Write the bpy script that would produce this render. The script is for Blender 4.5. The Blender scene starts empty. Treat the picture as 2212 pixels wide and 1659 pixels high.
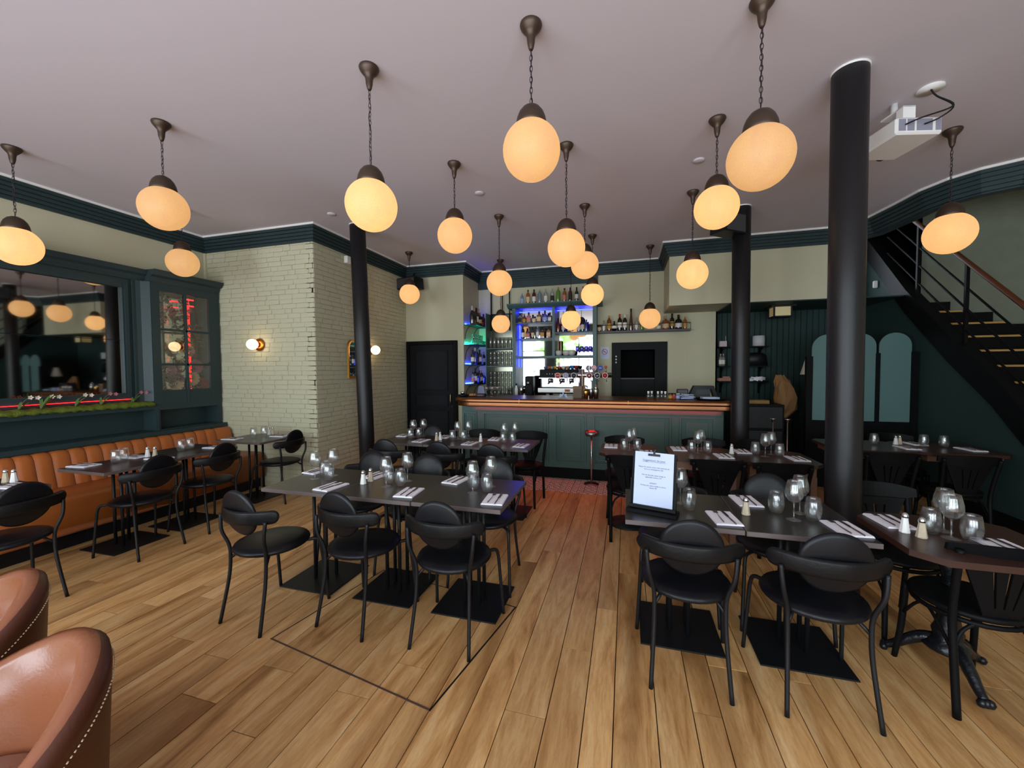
import bpy, math, random
from mathutils import Vector, Matrix
R = math.radians
rnd = random.Random(7)
scn = bpy.context.scene
col = scn.collection
# ---------------------------------------------------------------- camera
cam_d = bpy.data.cameras.new('camera'); cam = bpy.data.objects.new('camera', cam_d); col.objects.link(cam)
cam_d.sensor_width = 36.0; cam_d.lens = 865 / 2212 * 36; cam_d.clip_start = 0.05; cam_d.clip_end = 200
YAW, PITCH, ROLL = 0.27865, 0.03556, -0.00626
fw = Vector((-math.sin(YAW) * math.cos(PITCH), math.cos(YAW) * math.cos(PITCH), -math.sin(PITCH)))
rt = Vector((math.cos(YAW), math.sin(YAW), 0)); up = rt.cross(fw)
rt2 = math.cos(ROLL) * rt + math.sin(ROLL) * up; up2 = -math.sin(ROLL) * rt + math.cos(ROLL) * up
cam.matrix_world = Matrix(((rt2.x, up2.x, -fw.x, 0), (rt2.y, up2.y, -fw.y, 0), (rt2.z, up2.z, -fw.z, 1.55), (0, 0, 0, 1)))
scn.camera = cam
# ---------------------------------------------------------------- sky, light, exposure
world = bpy.data.worlds.new('sky'); scn.world = world; world.use_nodes = True
wn = world.node_tree.nodes; bg = wn['Background']
bg.inputs['Color'].default_value = (0.80, 0.89, 1.0, 1); bg.inputs['Strength'].default_value = 11.0
LAMP = 3.3            # strength of the glowing globes
WINDOWS = [(-5.3, -3.3), (-2.9, -0.9), (-0.5, 1.5), (1.9, 3.4)]   # openings in the street front (x0, x1), z 0.35..3.05
YF = -2.3             # street front
for i, (x0, x1) in enumerate(WINDOWS):   # sky portals in the window openings
    l = bpy.data.lights.new('window_portal', 'AREA'); l.shape = 'RECTANGLE'; l.size = x1 - x0; l.size_y = 2.7; l.cycles.is_portal = True
    o = bpy.data.objects.new('window_portal', l); col.objects.link(o); o.location = ((x0 + x1) / 2, YF + 0.02, 1.7); o.rotation_euler = (R(90), 0, 0)
vs = scn.view_settings; scn.display_settings.display_device = 'sRGB'
vs.view_transform = 'Standard'; vs.look = 'None'; vs.exposure = 0.0; vs.gamma = 1.0; vs.use_curve_mapping = False
cy = scn.cycles; cy.use_denoising = True; cy.max_bounces = 10; cy.diffuse_bounces = 5; cy.glossy_bounces = 5; cy.transmission_bounces = 8
cy.transparent_max_bounces = 24; cy.caustics_reflective = False; cy.caustics_refractive = False; cy.sample_clamp_indirect = 4.0
# ---------------------------------------------------------------- materials
def lin(c):
    if isinstance(c, str):
        c = [int(c[i:i + 2], 16) / 255 for i in (0, 2, 4)]
    return tuple((v / 12.92 if v <= 0.04045 else ((v + 0.055) / 1.055) ** 2.4) for v in c) + (1,)
MATS = {}
def mat(name, c, rough=0.5, metal=0.0, var=0.12, scale=6.0, bump=0.0, bscale=40.0, emit=None, es=0.0, spec=0.5, coat=0.0, rvar=0.0):
    """Principled with a noise-driven colour variation (and optional fine relief)."""
    if name in MATS: return MATS[name]
    m = bpy.data.materials.new(name); m.use_nodes = True; nt = m.node_tree; N = nt.nodes; L = nt.links
    p = N['Principled BSDF']; p.inputs['Roughness'].default_value = rough; p.inputs['Metallic'].default_value = metal
    p.inputs['Specular IOR Level'].default_value = spec; p.inputs['Coat Weight'].default_value = coat
    tc = N.new('ShaderNodeTexCoord')
    nz = N.new('ShaderNodeTexNoise'); nz.inputs['Scale'].default_value = scale; nz.inputs['Detail'].default_value = 4
    L.new(tc.outputs['Object'], nz.inputs['Vector'])
    base = lin(c); mx = N.new('ShaderNodeMix'); mx.data_type = 'RGBA'
    mx.inputs[6].default_value = tuple(v * (1 - var) for v in base[:3]) + (1,)
    mx.inputs[7].default_value = tuple(min(1, v * (1 + var)) for v in base[:3]) + (1,)
    L.new(nz.outputs['Fac'], mx.inputs[0]); L.new(mx.outputs[2], p.inputs['Base Color'])
    if rvar:
        mr = N.new('ShaderNodeMapRange'); mr.inputs['To Min'].default_value = max(0, rough - rvar); mr.inputs['To Max'].default_value = rough + rvar
        L.new(nz.outputs['Fac'], mr.inputs['Value']); L.new(mr.outputs['Result'], p.inputs['Roughness'])
    if bump:
        n2 = N.new('ShaderNodeTexNoise'); n2.inputs['Scale'].default_value = bscale; n2.inputs['Detail'].default_value = 3
        L.new(tc.outputs['Object'], n2.inputs['Vector'])
        b = N.new('ShaderNodeBump'); b.inputs['Strength'].default_value = bump; b.inputs['Distance'].default_value = 0.01
        L.new(n2.outputs['Fac'], b.inputs['Height']); L.new(b.outputs['Normal'], p.inputs['Normal'])
    if emit:
        p.inputs['Emission Color'].default_value = lin(emit); p.inputs['Emission Strength'].default_value = es
    MATS[name] = m; return m
def glass_mat(name, tint=(1, 1, 1), refl=0.9, rough=0.02, ior=1.5, body=None, bodyw=0.0):
    """Thin clear glass: see-through with Fresnel reflections (no refraction needed for thin walls)."""
    if name in MATS: return MATS[name]
    m = bpy.data.materials.new(name); m.use_nodes = True; nt = m.node_tree; N = nt.nodes; L = nt.links; N.clear()
    out = N.new('ShaderNodeOutputMaterial'); tr = N.new('ShaderNodeBsdfTransparent'); gl = N.new('ShaderNodeBsdfGlossy')
    nz = N.new('ShaderNodeTexNoise'); nz.inputs['Scale'].default_value = 3.0
    mr = N.new('ShaderNodeMapRange'); mr.inputs['To Min'].default_value = 0.97; mr.inputs['To Max'].default_value = 1.0
    L.new(nz.outputs['Fac'], mr.inputs['Value'])
    vm = N.new('ShaderNodeVectorMath'); vm.operation = 'SCALE'; vm.inputs[0].default_value = tint[:3]; L.new(mr.outputs['Result'], vm.inputs['Scale'])
    L.new(vm.outputs['Vector'], tr.inputs['Color']); gl.inputs['Roughness'].default_value = rough; gl.inputs['Color'].default_value = (refl, refl, refl, 1)
    lw = N.new('ShaderNodeLayerWeight'); lw.inputs['Blend'].default_value = 0.5
    pw = N.new('ShaderNodeMath'); pw.operation = 'POWER'; pw.inputs[1].default_value = 3.0; L.new(lw.outputs['Facing'], pw.inputs[0])
    fr = N.new('ShaderNodeMath'); fr.operation = 'MULTIPLY_ADD'; fr.inputs[1].default_value = 0.50; fr.inputs[2].default_value = 0.10; L.new(pw.outputs[0], fr.inputs[0])
    mx = N.new('ShaderNodeMixShader'); L.new(fr.outputs[0], mx.inputs['Fac'])
    first = tr.outputs['BSDF']
    if body:
        df = N.new('ShaderNodeBsdfDiffuse'); df.inputs['Color'].default_value = lin(body)
        m2 = N.new('ShaderNodeMixShader'); m2.inputs['Fac'].default_value = bodyw
        L.new(first, m2.inputs[1]); L.new(df.outputs['BSDF'], m2.inputs[2]); first = m2.outputs['Shader']
    L.new(first, mx.inputs[1]); L.new(gl.outputs['BSDF'], mx.inputs[2]); L.new(mx.outputs['Shader'], out.inputs['Surface'])
    MATS[name] = m; return m
def wood_floor():
    m = bpy.data.materials.new('oak_plank'); m.use_nodes = True; nt = m.node_tree; N = nt.nodes; L = nt.links; p = N['Principled BSDF']
    g = N.new('ShaderNodeNewGeometry'); oi = N.new('ShaderNodeObjectInfo')
    mul = N.new('ShaderNodeVectorMath'); mul.operation = 'MULTIPLY'; mul.inputs[1].default_value = (1, 0.13, 1); L.new(g.outputs['Position'], mul.inputs[0])
    cx = N.new('ShaderNodeCombineXYZ'); sc = N.new('ShaderNodeMath'); sc.operation = 'MULTIPLY'; sc.inputs[1].default_value = 57.0
    L.new(oi.outputs['Random'], sc.inputs[0]); L.new(sc.outputs[0], cx.inputs[0]); L.new(sc.outputs[0], cx.inputs[1])
    ad = N.new('ShaderNodeVectorMath'); ad.operation = 'ADD'; L.new(mul.outputs[0], ad.inputs[0]); L.new(cx.outputs[0], ad.inputs[1])
    n1 = N.new('ShaderNodeTexNoise'); n1.inputs['Scale'].default_value = 9; n1.inputs['Detail'].default_value = 8; n1.inputs['Roughness'].default_value = 0.62; n1.inputs['Distortion'].default_value = 1.2
    n2 = N.new('ShaderNodeTexNoise'); n2.inputs['Scale'].default_value = 70; n2.inputs['Detail'].default_value = 5; n2.inputs['Roughness'].default_value = 0.7
    n3 = N.new('ShaderNodeTexNoise'); n3.inputs['Scale'].default_value = 2.6; n3.inputs['Detail'].default_value = 2; n3.inputs['Distortion'].default_value = 0.6
    for n in (n1, n2, n3): L.new(ad.outputs[0], n.inputs['Vector'])
    r1 = N.new('ShaderNodeValToRGB'); e = r1.color_ramp.elements
    e[0].position = 0.28; e[0].color = lin('8f6436'); e[1].position = 0.72; e[1].color = lin('dab684')
    x = e.new(0.42); x.color = lin('bd8d57'); x = e.new(0.55); x.color = lin('cfa36c')
    L.new(n1.outputs['Fac'], r1.inputs['Fac'])
    r3 = N.new('ShaderNodeValToRGB'); e = r3.color_ramp.elements; e[0].position = 0.30; e[0].color = (0.48, 0.39, 0.31, 1); e[1].position = 0.46; e[1].color = (1, 1, 1, 1)
    L.new(n3.outputs['Fac'], r3.inputs['Fac'])
    r2 = N.new('ShaderNodeValToRGB'); e = r2.color_ramp.elements; e[0].position = 0.34; e[0].color = (0.82, 0.77, 0.72, 1); e[1].position = 0.55; e[1].color = (1, 1, 1, 1)
    L.new(n2.outputs['Fac'], r2.inputs['Fac'])
    def mulc(a, b):
        q = N.new('ShaderNodeMix'); q.data_type = 'RGBA'; q.blend_type = 'MULTIPLY'; q.inputs[0].default_value = 1; L.new(a, q.inputs[6]); L.new(b, q.inputs[7]); return q.outputs[2]
    c = mulc(mulc(r1.outputs['Color'], r2.outputs['Color']), r3.outputs['Color'])
    vo = N.new('ShaderNodeTexVoronoi'); vo.inputs['Scale'].default_value = 3.2; L.new(ad.outputs[0], vo.inputs['Vector'])   # knots
    rk = N.new('ShaderNodeValToRGB'); e = rk.color_ramp.elements; e[0].position = 0.02; e[0].color = (0.22, 0.14, 0.09, 1); e[1].position = 0.075; e[1].color = (1, 1, 1, 1)
    L.new(vo.outputs['Distance'], rk.inputs['Fac']); c = mulc(c, rk.outputs['Color'])
    hs = N.new('ShaderNodeHueSaturation'); mr = N.new('ShaderNodeMapRange'); mr.inputs['To Min'].default_value = 0.86; mr.inputs['To Max'].default_value = 1.14
    L.new(oi.outputs['Random'], mr.inputs['Value']); L.new(mr.outputs['Result'], hs.inputs['Value']); L.new(c, hs.inputs['Color'])
    hs.inputs['Saturation'].default_value = 1.0
    L.new(hs.outputs['Color'], p.inputs['Base Color']); p.inputs['Roughness'].default_value = 0.42
    b = N.new('ShaderNodeBump'); b.inputs['Strength'].default_value = 0.18; b.inputs['Distance'].default_value = 0.004
    L.new(n2.outputs['Fac'], b.inputs['Height']); L.new(b.outputs['Normal'], p.inputs['Normal'])
    MATS['oak'] = m; return m
def tile_mat():
    m = bpy.data.materials.new('cement_tile'); m.use_nodes = True; nt = m.node_tree; N = nt.nodes; L = nt.links; p = N['Principled BSDF']
    tc = N.new('ShaderNodeTexCoord'); w1 = N.new('ShaderNodeTexWave'); w1.wave_type = 'RINGS'; w1.inputs['Scale'].default_value = 14; w1.inputs['Distortion'].default_value = 0.5
    ck = N.new('ShaderNodeTexChecker'); ck.inputs['Scale'].default_value = 22
    L.new(tc.outputs['Object'], w1.inputs['Vector']); L.new(tc.outputs['Object'], ck.inputs['Vector'])
    a = N.new('ShaderNodeMath'); a.operation = 'MULTIPLY'; L.new(w1.outputs['Fac'], a.inputs[0]); L.new(ck.outputs['Fac'], a.inputs[1])
    r = N.new('ShaderNodeValToRGB'); e = r.color_ramp.elements; e[0].position = 0.15; e[0].color = lin('cdc2b4'); e[1].position = 0.6; e[1].color = lin('7d7064')
    L.new(a.outputs[0], r.inputs['Fac']); L.new(r.outputs['Color'], p.inputs['Base Color']); p.inputs['Roughness'].default_value = 0.6
    return m
def globe_mat():
    m = bpy.data.materials.new('globe_glass'); m.use_nodes = True; nt = m.node_tree; N = nt.nodes; L = nt.links; p = N['Principled BSDF']
    tc = N.new('ShaderNodeTexCoord'); oi = N.new('ShaderNodeObjectInfo')
    ns = N.new('ShaderNodeTexNoise'); ns.inputs['Scale'].default_value = 300; ns.inputs['Detail'].default_value = 2; L.new(tc.outputs['Object'], ns.inputs['Vector'])
    nb = N.new('ShaderNodeTexNoise'); nb.inputs['Scale'].default_value = 2.2; nb.inputs['Detail'].default_value = 2
    vm = N.new('ShaderNodeVectorMath'); vm.operation = 'MULTIPLY'; vm.inputs[1].default_value = (7, 7, 1.6); L.new(tc.outputs['Object'], vm.inputs[0])
    vo_ = N.new('ShaderNodeVectorMath'); vo_.operation = 'ADD'; L.new(vm.outputs[0], vo_.inputs[0]); L.new(oi.outputs['Location'], vo_.inputs[1]); L.new(vo_.outputs[0], nb.inputs['Vector'])
    r = N.new('ShaderNodeMix'); r.data_type = 'RGBA'; r.inputs[6].default_value = lin('f3ae78'); r.inputs[7].default_value = lin('ffc672')
    L.new(nb.outputs['Fac'], r.inputs[0]); L.new(r.outputs[2], p.inputs['Emission Color'])
    mr = N.new('ShaderNodeMapRange'); mr.inputs['From Min'].default_value = 0.3; mr.inputs['From Max'].default_value = 0.7; mr.inputs['To Min'].default_value = 0.86 * LAMP * 0.3; mr.inputs['To Max'].default_value = 1.1 * LAMP * 0.3
    L.new(ns.outputs['Fac'], mr.inputs['Value'])
    m2 = N.new('ShaderNodeMapRange'); m2.inputs['To Min'].default_value = 0.75; m2.inputs['To Max'].default_value = 1.3; L.new(oi.outputs['Random'], m2.inputs['Value'])
    q = N.new('ShaderNodeMath'); q.operation = 'MULTIPLY'; L.new(mr.outputs['Result'], q.inputs[0]); L.new(m2.outputs['Result'], q.inputs[1])
    L.new(q.outputs[0], p.inputs['Emission Strength'])
    p.inputs['Base Color'].default_value = lin('7a6450'); p.inputs['Roughness'].default_value = 0.5; p.inputs['Specular IOR Level'].default_value = 0.2
    return m
OAK = wood_floor(); TILE = tile_mat(); GLOBE = globe_mat()
CREAM = mat('cream_wall_paint', 'c0bca0', 0.75, var=0.04, scale=2, bump=0.05, bscale=60)
BRICKP = mat('painted_brick', 'c2bea2', 0.6, var=0.05, scale=5, bump=0.35, bscale=45)
MORTAR = mat('painted_mortar', 'b9b59a', 0.75, var=0.05, bump=0.3, bscale=60)
CEIL = mat('ceiling_paint', 'cdc5cc', 0.85, var=0.02, scale=1.5)
WHITE = mat('white_paint', 'e8e6e2', 0.6, var=0.03)
GREEN = mat('dark_green_paint', '2c3b3d', 0.42, var=0.06, scale=4, spec=0.3)
GREENB = mat('bar_green_paint', '3e5a54', 0.45, var=0.05, scale=4, spec=0.35)
TEALD = mat('deep_teal_wall_paint', '2a3e3b', 0.6, var=0.06, scale=3, spec=0.2)
TEALP = mat('pale_teal_panel', '52716f', 0.55, var=0.05, scale=3)
BLACK = mat('black_powder_coat', '121316', 0.45, var=0.1, bump=0.05, bscale=200, spec=0.3)
BLKW = mat('black_painted_wood', '0f0f10', 0.45, var=0.15, bump=0.05, bscale=90, spec=0.09)
COLM = mat('black_column_paint', '1a191b', 0.42, var=0.1, scale=3, bump=0.05, spec=0.35)
LEATH = mat('black_vinyl', '0f1014', 0.36, var=0.1, bump=0.06, bscale=180, spec=0.26)
DOORM = mat('black_door_paint', '14161a', 0.5, var=0.08, spec=0.12)
TOP = mat('dark_laminate', '2a2624', 0.3, var=0.06, scale=60)
TOPE = mat('laminate_edge', '5b504e', 0.5, var=0.12)
WTOP = mat('dark_walnut_top', '38221b', 0.32, var=0.2, scale=20)
WLEG = mat('walnut_leg', '6b4a37', 0.5, var=0.15, scale=8)
TAN = mat('tan_leather', 'a85c26', 0.42, var=0.12, scale=5, bump=0.08, bscale=120)
BROWN = mat('brown_leather', '7e4a30', 0.27, var=0.2, scale=4, bump=0.06, bscale=90, rvar=0.08)
BROWND = mat('dark_brown_leather', '4a2413', 0.42, var=0.2, scale=4, bump=0.08, bscale=90)
BRONZE = mat('bronze_lamp_metal', '4a3b30', 0.45, 0.6, var=0.2, bump=0.1)
CHAINM = mat('chain_metal', '3b3338', 0.45, 0.7)
COPPER = mat('copper_counter', '8f6040', 0.33, 1.0, var=0.25, scale=7, rvar=0.08)
CHROME = mat('chrome', 'd5d6d8', 0.14, 1.0, var=0.05)
STEEL = mat('brushed_steel', '8d8a86', 0.3, 1.0, var=0.1)
CUTL = mat('cutlery_steel', '77706b', 0.28, 1.0, var=0.1)
BRASS = mat('brass', 'b88f4a', 0.3, 1.0, var=0.15)
GILT = mat('gilt_frame', 'b27f36', 0.38, 0.8, var=0.2, bump=0.2)
CLOTH = mat('white_napkin', 'e9e7ee', 0.8, var=0.02, bump=0.1, bscale=200)
PAPER = mat('white_paper', 'bcc6e2', 0.7, var=0.02)
INK = mat('grey_ink', '34364e', 0.7, var=0.02)
SALT = mat('salt', 'e6e4e0', 0.6, var=0.03)
PEPPER = mat('pepper', 'b9aa92', 0.7, var=0.25, scale=90)
MIRROR = mat('mirror_silver', 'd2d2ce', 0.03, 1.0, var=0.05, scale=3)
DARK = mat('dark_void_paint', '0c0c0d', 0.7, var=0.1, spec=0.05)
MOSS = mat('green_moss', '5c6a17', 0.9, var=0.4, scale=30, bump=0.6, bscale=80)
LEAF = mat('orchid_leaf', '587a3a', 0.45, var=0.25, scale=12)
STEM = mat('plant_stem', '6a6a3a', 0.6)
PETALW = mat('white_petal', 'e6dccd', 0.6, var=0.06)
PETALP = mat('pink_petal', 'b06a78', 0.6, var=0.15)
REDF = mat('red_blossom', '9c2a30', 0.6, var=0.25)
ROSE = mat('cream_rose', 'dcb592', 0.6, var=0.1)
PURP = mat('purple_bloom', '6f2a52', 0.6, var=0.2)
FOL = mat('dry_foliage', '4a3b1f', 0.7, var=0.4, scale=20)
LEDR = mat('red_led', 'ff2020', 0.5, emit='ff1418', es=9)
LEDRS = mat('red_led_soft', 'ff2020', 0.5, emit='ff2834', es=32)
LEDB = mat('blue_led', '2030ff', 0.5, emit='1420ff', es=34)
LEDB2 = mat('bright_blue_led', '2030ff', 0.5, emit='1838ff', es=110)
LEDG2 = mat('bright_teal_led', '20ffc0', 0.5, emit='08ffdc', es=120)
LEDG = mat('teal_led', '20ffc0', 0.5, emit='10ffb4', es=10)
SCON = mat('sconce_bulb', 'fff0d0', 0.4, emit='ffd9a0', es=7)
LANTG = mat('lantern_glass', 'd8d0a8', 0.4, emit='ffd27a', es=0.1)
KRAFT = mat('kraft_paper', '8a6238', 0.75, var=0.15, bump=0.3, bscale=30)
OCHRE = mat('tread_nosing_wood', 'b58a4a', 0.5, var=0.2)
RAILW = mat('handrail_wood', '5a3016', 0.45, var=0.2)
ROUGH = mat('rough_stair_plaster', '6f7464', 0.85, var=0.15, scale=9, bump=0.8, bscale=14)
GREYP = mat('grey_plastic', '3c3c3e', 0.5)
CLEAR = glass_mat('clear_glass', (0.955, 0.965, 0.965), 1.0, 0.21)
PANE = glass_mat('window_pane', (0.92, 0.95, 0.93), 0.8)
# ---------------------------------------------------------------- mesh helpers
class MB:
    def __init__(s): s.v = []; s.f = []; s.sm = []; s.mi = []; s.m = 0
    def add(s, vs, fs, smooth=False):
        o = len(s.v); s.v += [tuple(p) for p in vs]; s.f += [tuple(i + o for i in f) for f in fs]; s.sm += [smooth] * len(fs); s.mi += [s.m] * len(fs); return s
    def box(s, x0, x1, y0, y1, z0, z1):
        v = [(x, y, z) for z in (z0, z1) for y in (y0, y1) for x in (x0, x1)]
        return s.add(v, [(0, 2, 3, 1), (4, 5, 7, 6), (0, 1, 5, 4), (2, 6, 7, 3), (0, 4, 6, 2), (1, 3, 7, 5)])
    def obox(s, c, d, rz=0.0, rx=0.0, ry=0.0, b=0.0):
        """oriented box, optionally with chamfered long edges"""
        M = Matrix.Translation(c) @ Matrix.Rotation(rz, 4, 'Z') @ Matrix.Rotation(ry, 4, 'Y') @ Matrix.Rotation(rx, 4, 'X')
        t = MB(); h = [q / 2 for q in d]
        if b: t.cbox(-h[0], h[0], -h[1], h[1], -h[2], h[2], b)
        else: t.box(-h[0], h[0], -h[1], h[1], -h[2], h[2])
        return s.add([M @ Vector(p) for p in t.v], t.f)
    def cbox(s, x0, x1, y0, y1, z0, z1, b=0.004):
        X, Y, Z = (x0, x1), (y0, y1), (z0, z1); v = []; idx = {}
        for i in (0, 1):
            for j in (0, 1):
                for k in (0, 1):
                    sx, sy, sz = (b, -b)[i], (b, -b)[j], (b, -b)[k]
                    for a, p in enumerate(((X[i], Y[j] + sy, Z[k] + sz), (X[i] + sx, Y[j], Z[k] + sz), (X[i] + sx, Y[j] + sy, Z[k]))):
                        idx[i, j, k, a] = len(v); v.append(p)
        q = lambda *t: idx[t]; f = []
        f += [tuple(q(0, j, k, 0) for j, k in ((0, 0), (0, 1), (1, 1), (1, 0))), tuple(q(1, j, k, 0) for j, k in ((0, 0), (1, 0), (1, 1), (0, 1)))]
        f += [tuple(q(i, 0, k, 1) for i, k in ((0, 0), (1, 0), (1, 1), (0, 1))), tuple(q(i, 1, k, 1) for i, k in ((0, 0), (0, 1), (1, 1), (1, 0)))]
        f += [tuple(q(i, j, 0, 2) for i, j in ((0, 0), (0, 1), (1, 1), (1, 0))), tuple(q(i, j, 1, 2) for i, j in ((0, 0), (1, 0), (1, 1), (0, 1)))]
        for i in (0, 1):
            for j in (0, 1): f.append((q(i, j, 0, 0), q(i, j, 1, 0), q(i, j, 1, 1), q(i, j, 0, 1)))
        for i in (0, 1):
            for k in (0, 1): f.append((q(i, 0, k, 0), q(i, 1, k, 0), q(i, 1, k, 2), q(i, 0, k, 2)))
        for j in (0, 1):
            for k in (0, 1): f.append((q(0, j, k, 1), q(1, j, k, 1), q(1, j, k, 2), q(0, j, k, 2)))
        for i in (0, 1):
            for j in (0, 1):
                for k in (0, 1): f.append((q(i, j, k, 0), q(i, j, k, 1), q(i, j, k, 2)))
        return s.add(v, f)
    def lathe(s, prof, seg=20, c=(0, 0, 0), M=None, smooth=True, sx=1.0, sy=1.0):
        n = len(prof); v = []; f = []
        for i in range(seg):
            a = 2 * math.pi * i / seg
            for r, z in prof:
                p = Vector((r * math.cos(a) * sx, r * math.sin(a) * sy, z))
                if M: p = M @ p
                v.append((p[0] + c[0], p[1] + c[1], p[2] + c[2]))
        for i in range(seg):
            j = (i + 1) % seg
            for k in range(n - 1): f.append((i * n + k, j * n + k, j * n + k + 1, i * n + k + 1))
        if prof[0][0] > 1e-5: f.append(tuple(i * n for i in reversed(range(seg))))
        if prof[-1][0] > 1e-5: f.append(tuple(i * n + n - 1 for i in range(seg)))
        return s.add(v, f, smooth)
    def open_lathe(s, prof, seg=20, c=(0, 0, 0)):
        a = len(s.f); s.lathe(prof, seg, c)
        k = (prof[0][0] > 1e-5) + (prof[-1][0] > 1e-5)
        for _ in range(k): s.f.pop(); s.sm.pop(); s.mi.pop()
        return s
    def tube(s, pts, r, seg=8, closed=False, flat=1.0):
        pts = [Vector(p) for p in pts]; n = len(pts); rs = r if isinstance(r, (list, tuple)) else [r] * n
        v = []; f = []; ref = None
        for i, p in enumerate(pts):
            if closed: t = pts[(i + 1) % n] - pts[i - 1]
            else: t = pts[min(i + 1, n - 1)] - pts[max(i - 1, 0)]
            t.normalize()
            if ref is None: ref = Vector((0, 0, 1)) if abs(t.z) < 0.9 else Vector((1, 0, 0))
            u = (ref - t * ref.dot(t)).normalized(); w = t.cross(u); ref = u
            for k in range(seg):
                a = 2 * math.pi * k / seg; v.append(p + u * (math.cos(a) * rs[i]) + w * (math.sin(a) * rs[i] * flat))
        for i in range(n if closed else n - 1):
            j = (i + 1) % n
            for k in range(seg): l = (k + 1) % seg; f.append((i * seg + k, i * seg + l, j * seg + l, j * seg + k))
        if not closed: f += [tuple(reversed(range(seg))), tuple((n - 1) * seg + k for k in range(seg))]
        return s.add(v, f, True)
    def prism(s, poly, a0, a1, ax='z', smooth=False):
        """extrude a 2-D outline: ax z: (x,y); ax x: (y,z); ax y: (x,z)"""
        n = len(poly)
        m = {'z': lambda p, a: (p[0], p[1], a), 'x': lambda p, a: (a, p[0], p[1]), 'y': lambda p, a: (p[0], a, p[1])}[ax]
        v = [m(p, a0) for p in poly] + [m(p, a1) for p in poly]
        f = [tuple(range(n))[::-1], tuple(range(n, 2 * n))] + [(i, (i + 1) % n, n + (i + 1) % n, n + i) for i in range(n)]
        o = len(s.sm); s.add(v, f)
        if smooth:
            for i in range(o + 2, len(s.sm)): s.sm[i] = True
        return s
    def sweep(s, path, prof, closed=False):
        """mitred sweep; prof = [(offset to the right of travel, z)]"""
        n = len(path); v = []; f = []; m = len(prof)
        for i, p in enumerate(path):
            p = Vector(p); d0 = (p - Vector(path[i - 1])).normalized() if i > 0 else None
            d1 = (Vector(path[i + 1]) - p).normalized() if i < n - 1 else None
            d0 = d0 or d1; d1 = d1 or d0
            n0 = Vector((d0.y, -d0.x)); n1 = Vector((d1.y, -d1.x)); b = n0 + n1; b = b / max(0.2, b.dot(n0))
            for o, z in prof: v.append((p.x + b.x * o, p.y + b.y * o, z))
        for i in range(n - 1):
            for k in range(m): l = (k + 1) % m; f.append((i * m + k, i * m + l, (i + 1) * m + l, (i + 1) * m + k))
        f += [tuple(range(m)), tuple((n - 1) * m + k for k in reversed(range(m)))]
        return s.add(v, f)
    def mesh(s, name, mats):
        me = bpy.data.meshes.new(name); me.from_pydata(s.v, [], s.f)
        me.polygons.foreach_set('use_smooth', s.sm); me.polygons.foreach_set('material_index', s.mi)
        for m in (mats if isinstance(mats, (list, tuple)) else [mats]): me.materials.append(m)
        me.validate(); me.update(); return me
    def build(s, name, mats, parent=None, loc=(0, 0, 0), rz=0.0, fix=True):
        me = s.mesh(name, mats)
        if fix:
            import bmesh
            bm = bmesh.new(); bm.from_mesh(me); bmesh.ops.recalc_face_normals(bm, faces=bm.faces); bm.to_mesh(me); bm.free()
        return put(name, me, parent, loc, rz)
def put(name, me, parent=None, loc=(0, 0, 0), rz=0.0, scale=None, m=None):
    o = bpy.data.objects.new(name, me); col.objects.link(o); o.location = loc; o.rotation_euler = (0, 0, rz)
    if scale: o.scale = scale
    if parent: o.parent = parent
    if m:
        o.material_slots[0].link = 'OBJECT'; o.material_slots[0].material = m
    return o
def tag(o, label, cat, group=None, kind=None):
    o['label'] = label; o['category'] = cat
    if group: o['group'] = group
    if kind: o['kind'] = kind
    return o
def thing(name, label, cat, loc=(0, 0, 0), rz=0.0, group=None):
    o = bpy.data.objects.new(name, None); col.objects.link(o); o.location = loc; o.rotation_euler = (0, 0, rz); o.empty_display_size = 0.1
    return tag(o, label, cat, group)
def struct(o): o['kind'] = 'structure'; return o
def dup(root, loc, rz=0.0, label=None, group=None):
    r = root.copy(); col.objects.link(r); r.location = loc; r.rotation_euler = (0, 0, rz)
    if label: r['label'] = label
    if group: r['group'] = group
    for ch in list(root.children):
        c = ch.copy(); col.objects.link(c); c.parent = r
        for g in list(ch.children):
            d = g.copy(); col.objects.link(d); d.parent = c
    return r
def spline(pts, n=6):
    P = [Vector(p) for p in pts]; out = []
    for i in range(len(P) - 1):
        a, b, c, d = P[max(i - 1, 0)], P[i], P[i + 1], P[min(i + 2, len(P) - 1)]
        for k in range(n):
            t = k / n
            out.append(0.5 * ((2 * b) + (c - a) * t + (2 * a - 5 * b + 4 * c - d) * t * t + (3 * b - a - 3 * c + d) * t ** 3))
    return out + [P[-1]]
def text(name, body, size, parent, loc, rot, m, align='CENTER', ext=0.0004):
    c = bpy.data.curves.new(name, 'FONT'); c.body = body; c.size = size; c.align_x = align; c.extrude = ext; c.materials.append(m)
    t_ = bpy.data.objects.new(name, c); col.objects.link(t_)
    me = bpy.data.meshes.new_from_object(t_.evaluated_get(bpy.context.evaluated_depsgraph_get())); bpy.data.objects.remove(t_)
    me.name = name; o = bpy.data.objects.new(name, me); col.objects.link(o); o.location = loc; o.rotation_euler = rot
    if parent: o.parent = parent
    return o
ORD = ['first', 'second', 'third', 'fourth', 'fifth', 'sixth', 'seventh', 'eighth', 'ninth', 'tenth', 'eleventh', 'twelfth', 'thirteenth', 'fourteenth']
H = 3.4
XL, YB1, XB2, YD, XS, YB, XSO, YSO = -5.66, 4.26, -3.84, 6.47, -2.72, 7.24, 0.6, 6.36
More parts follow.
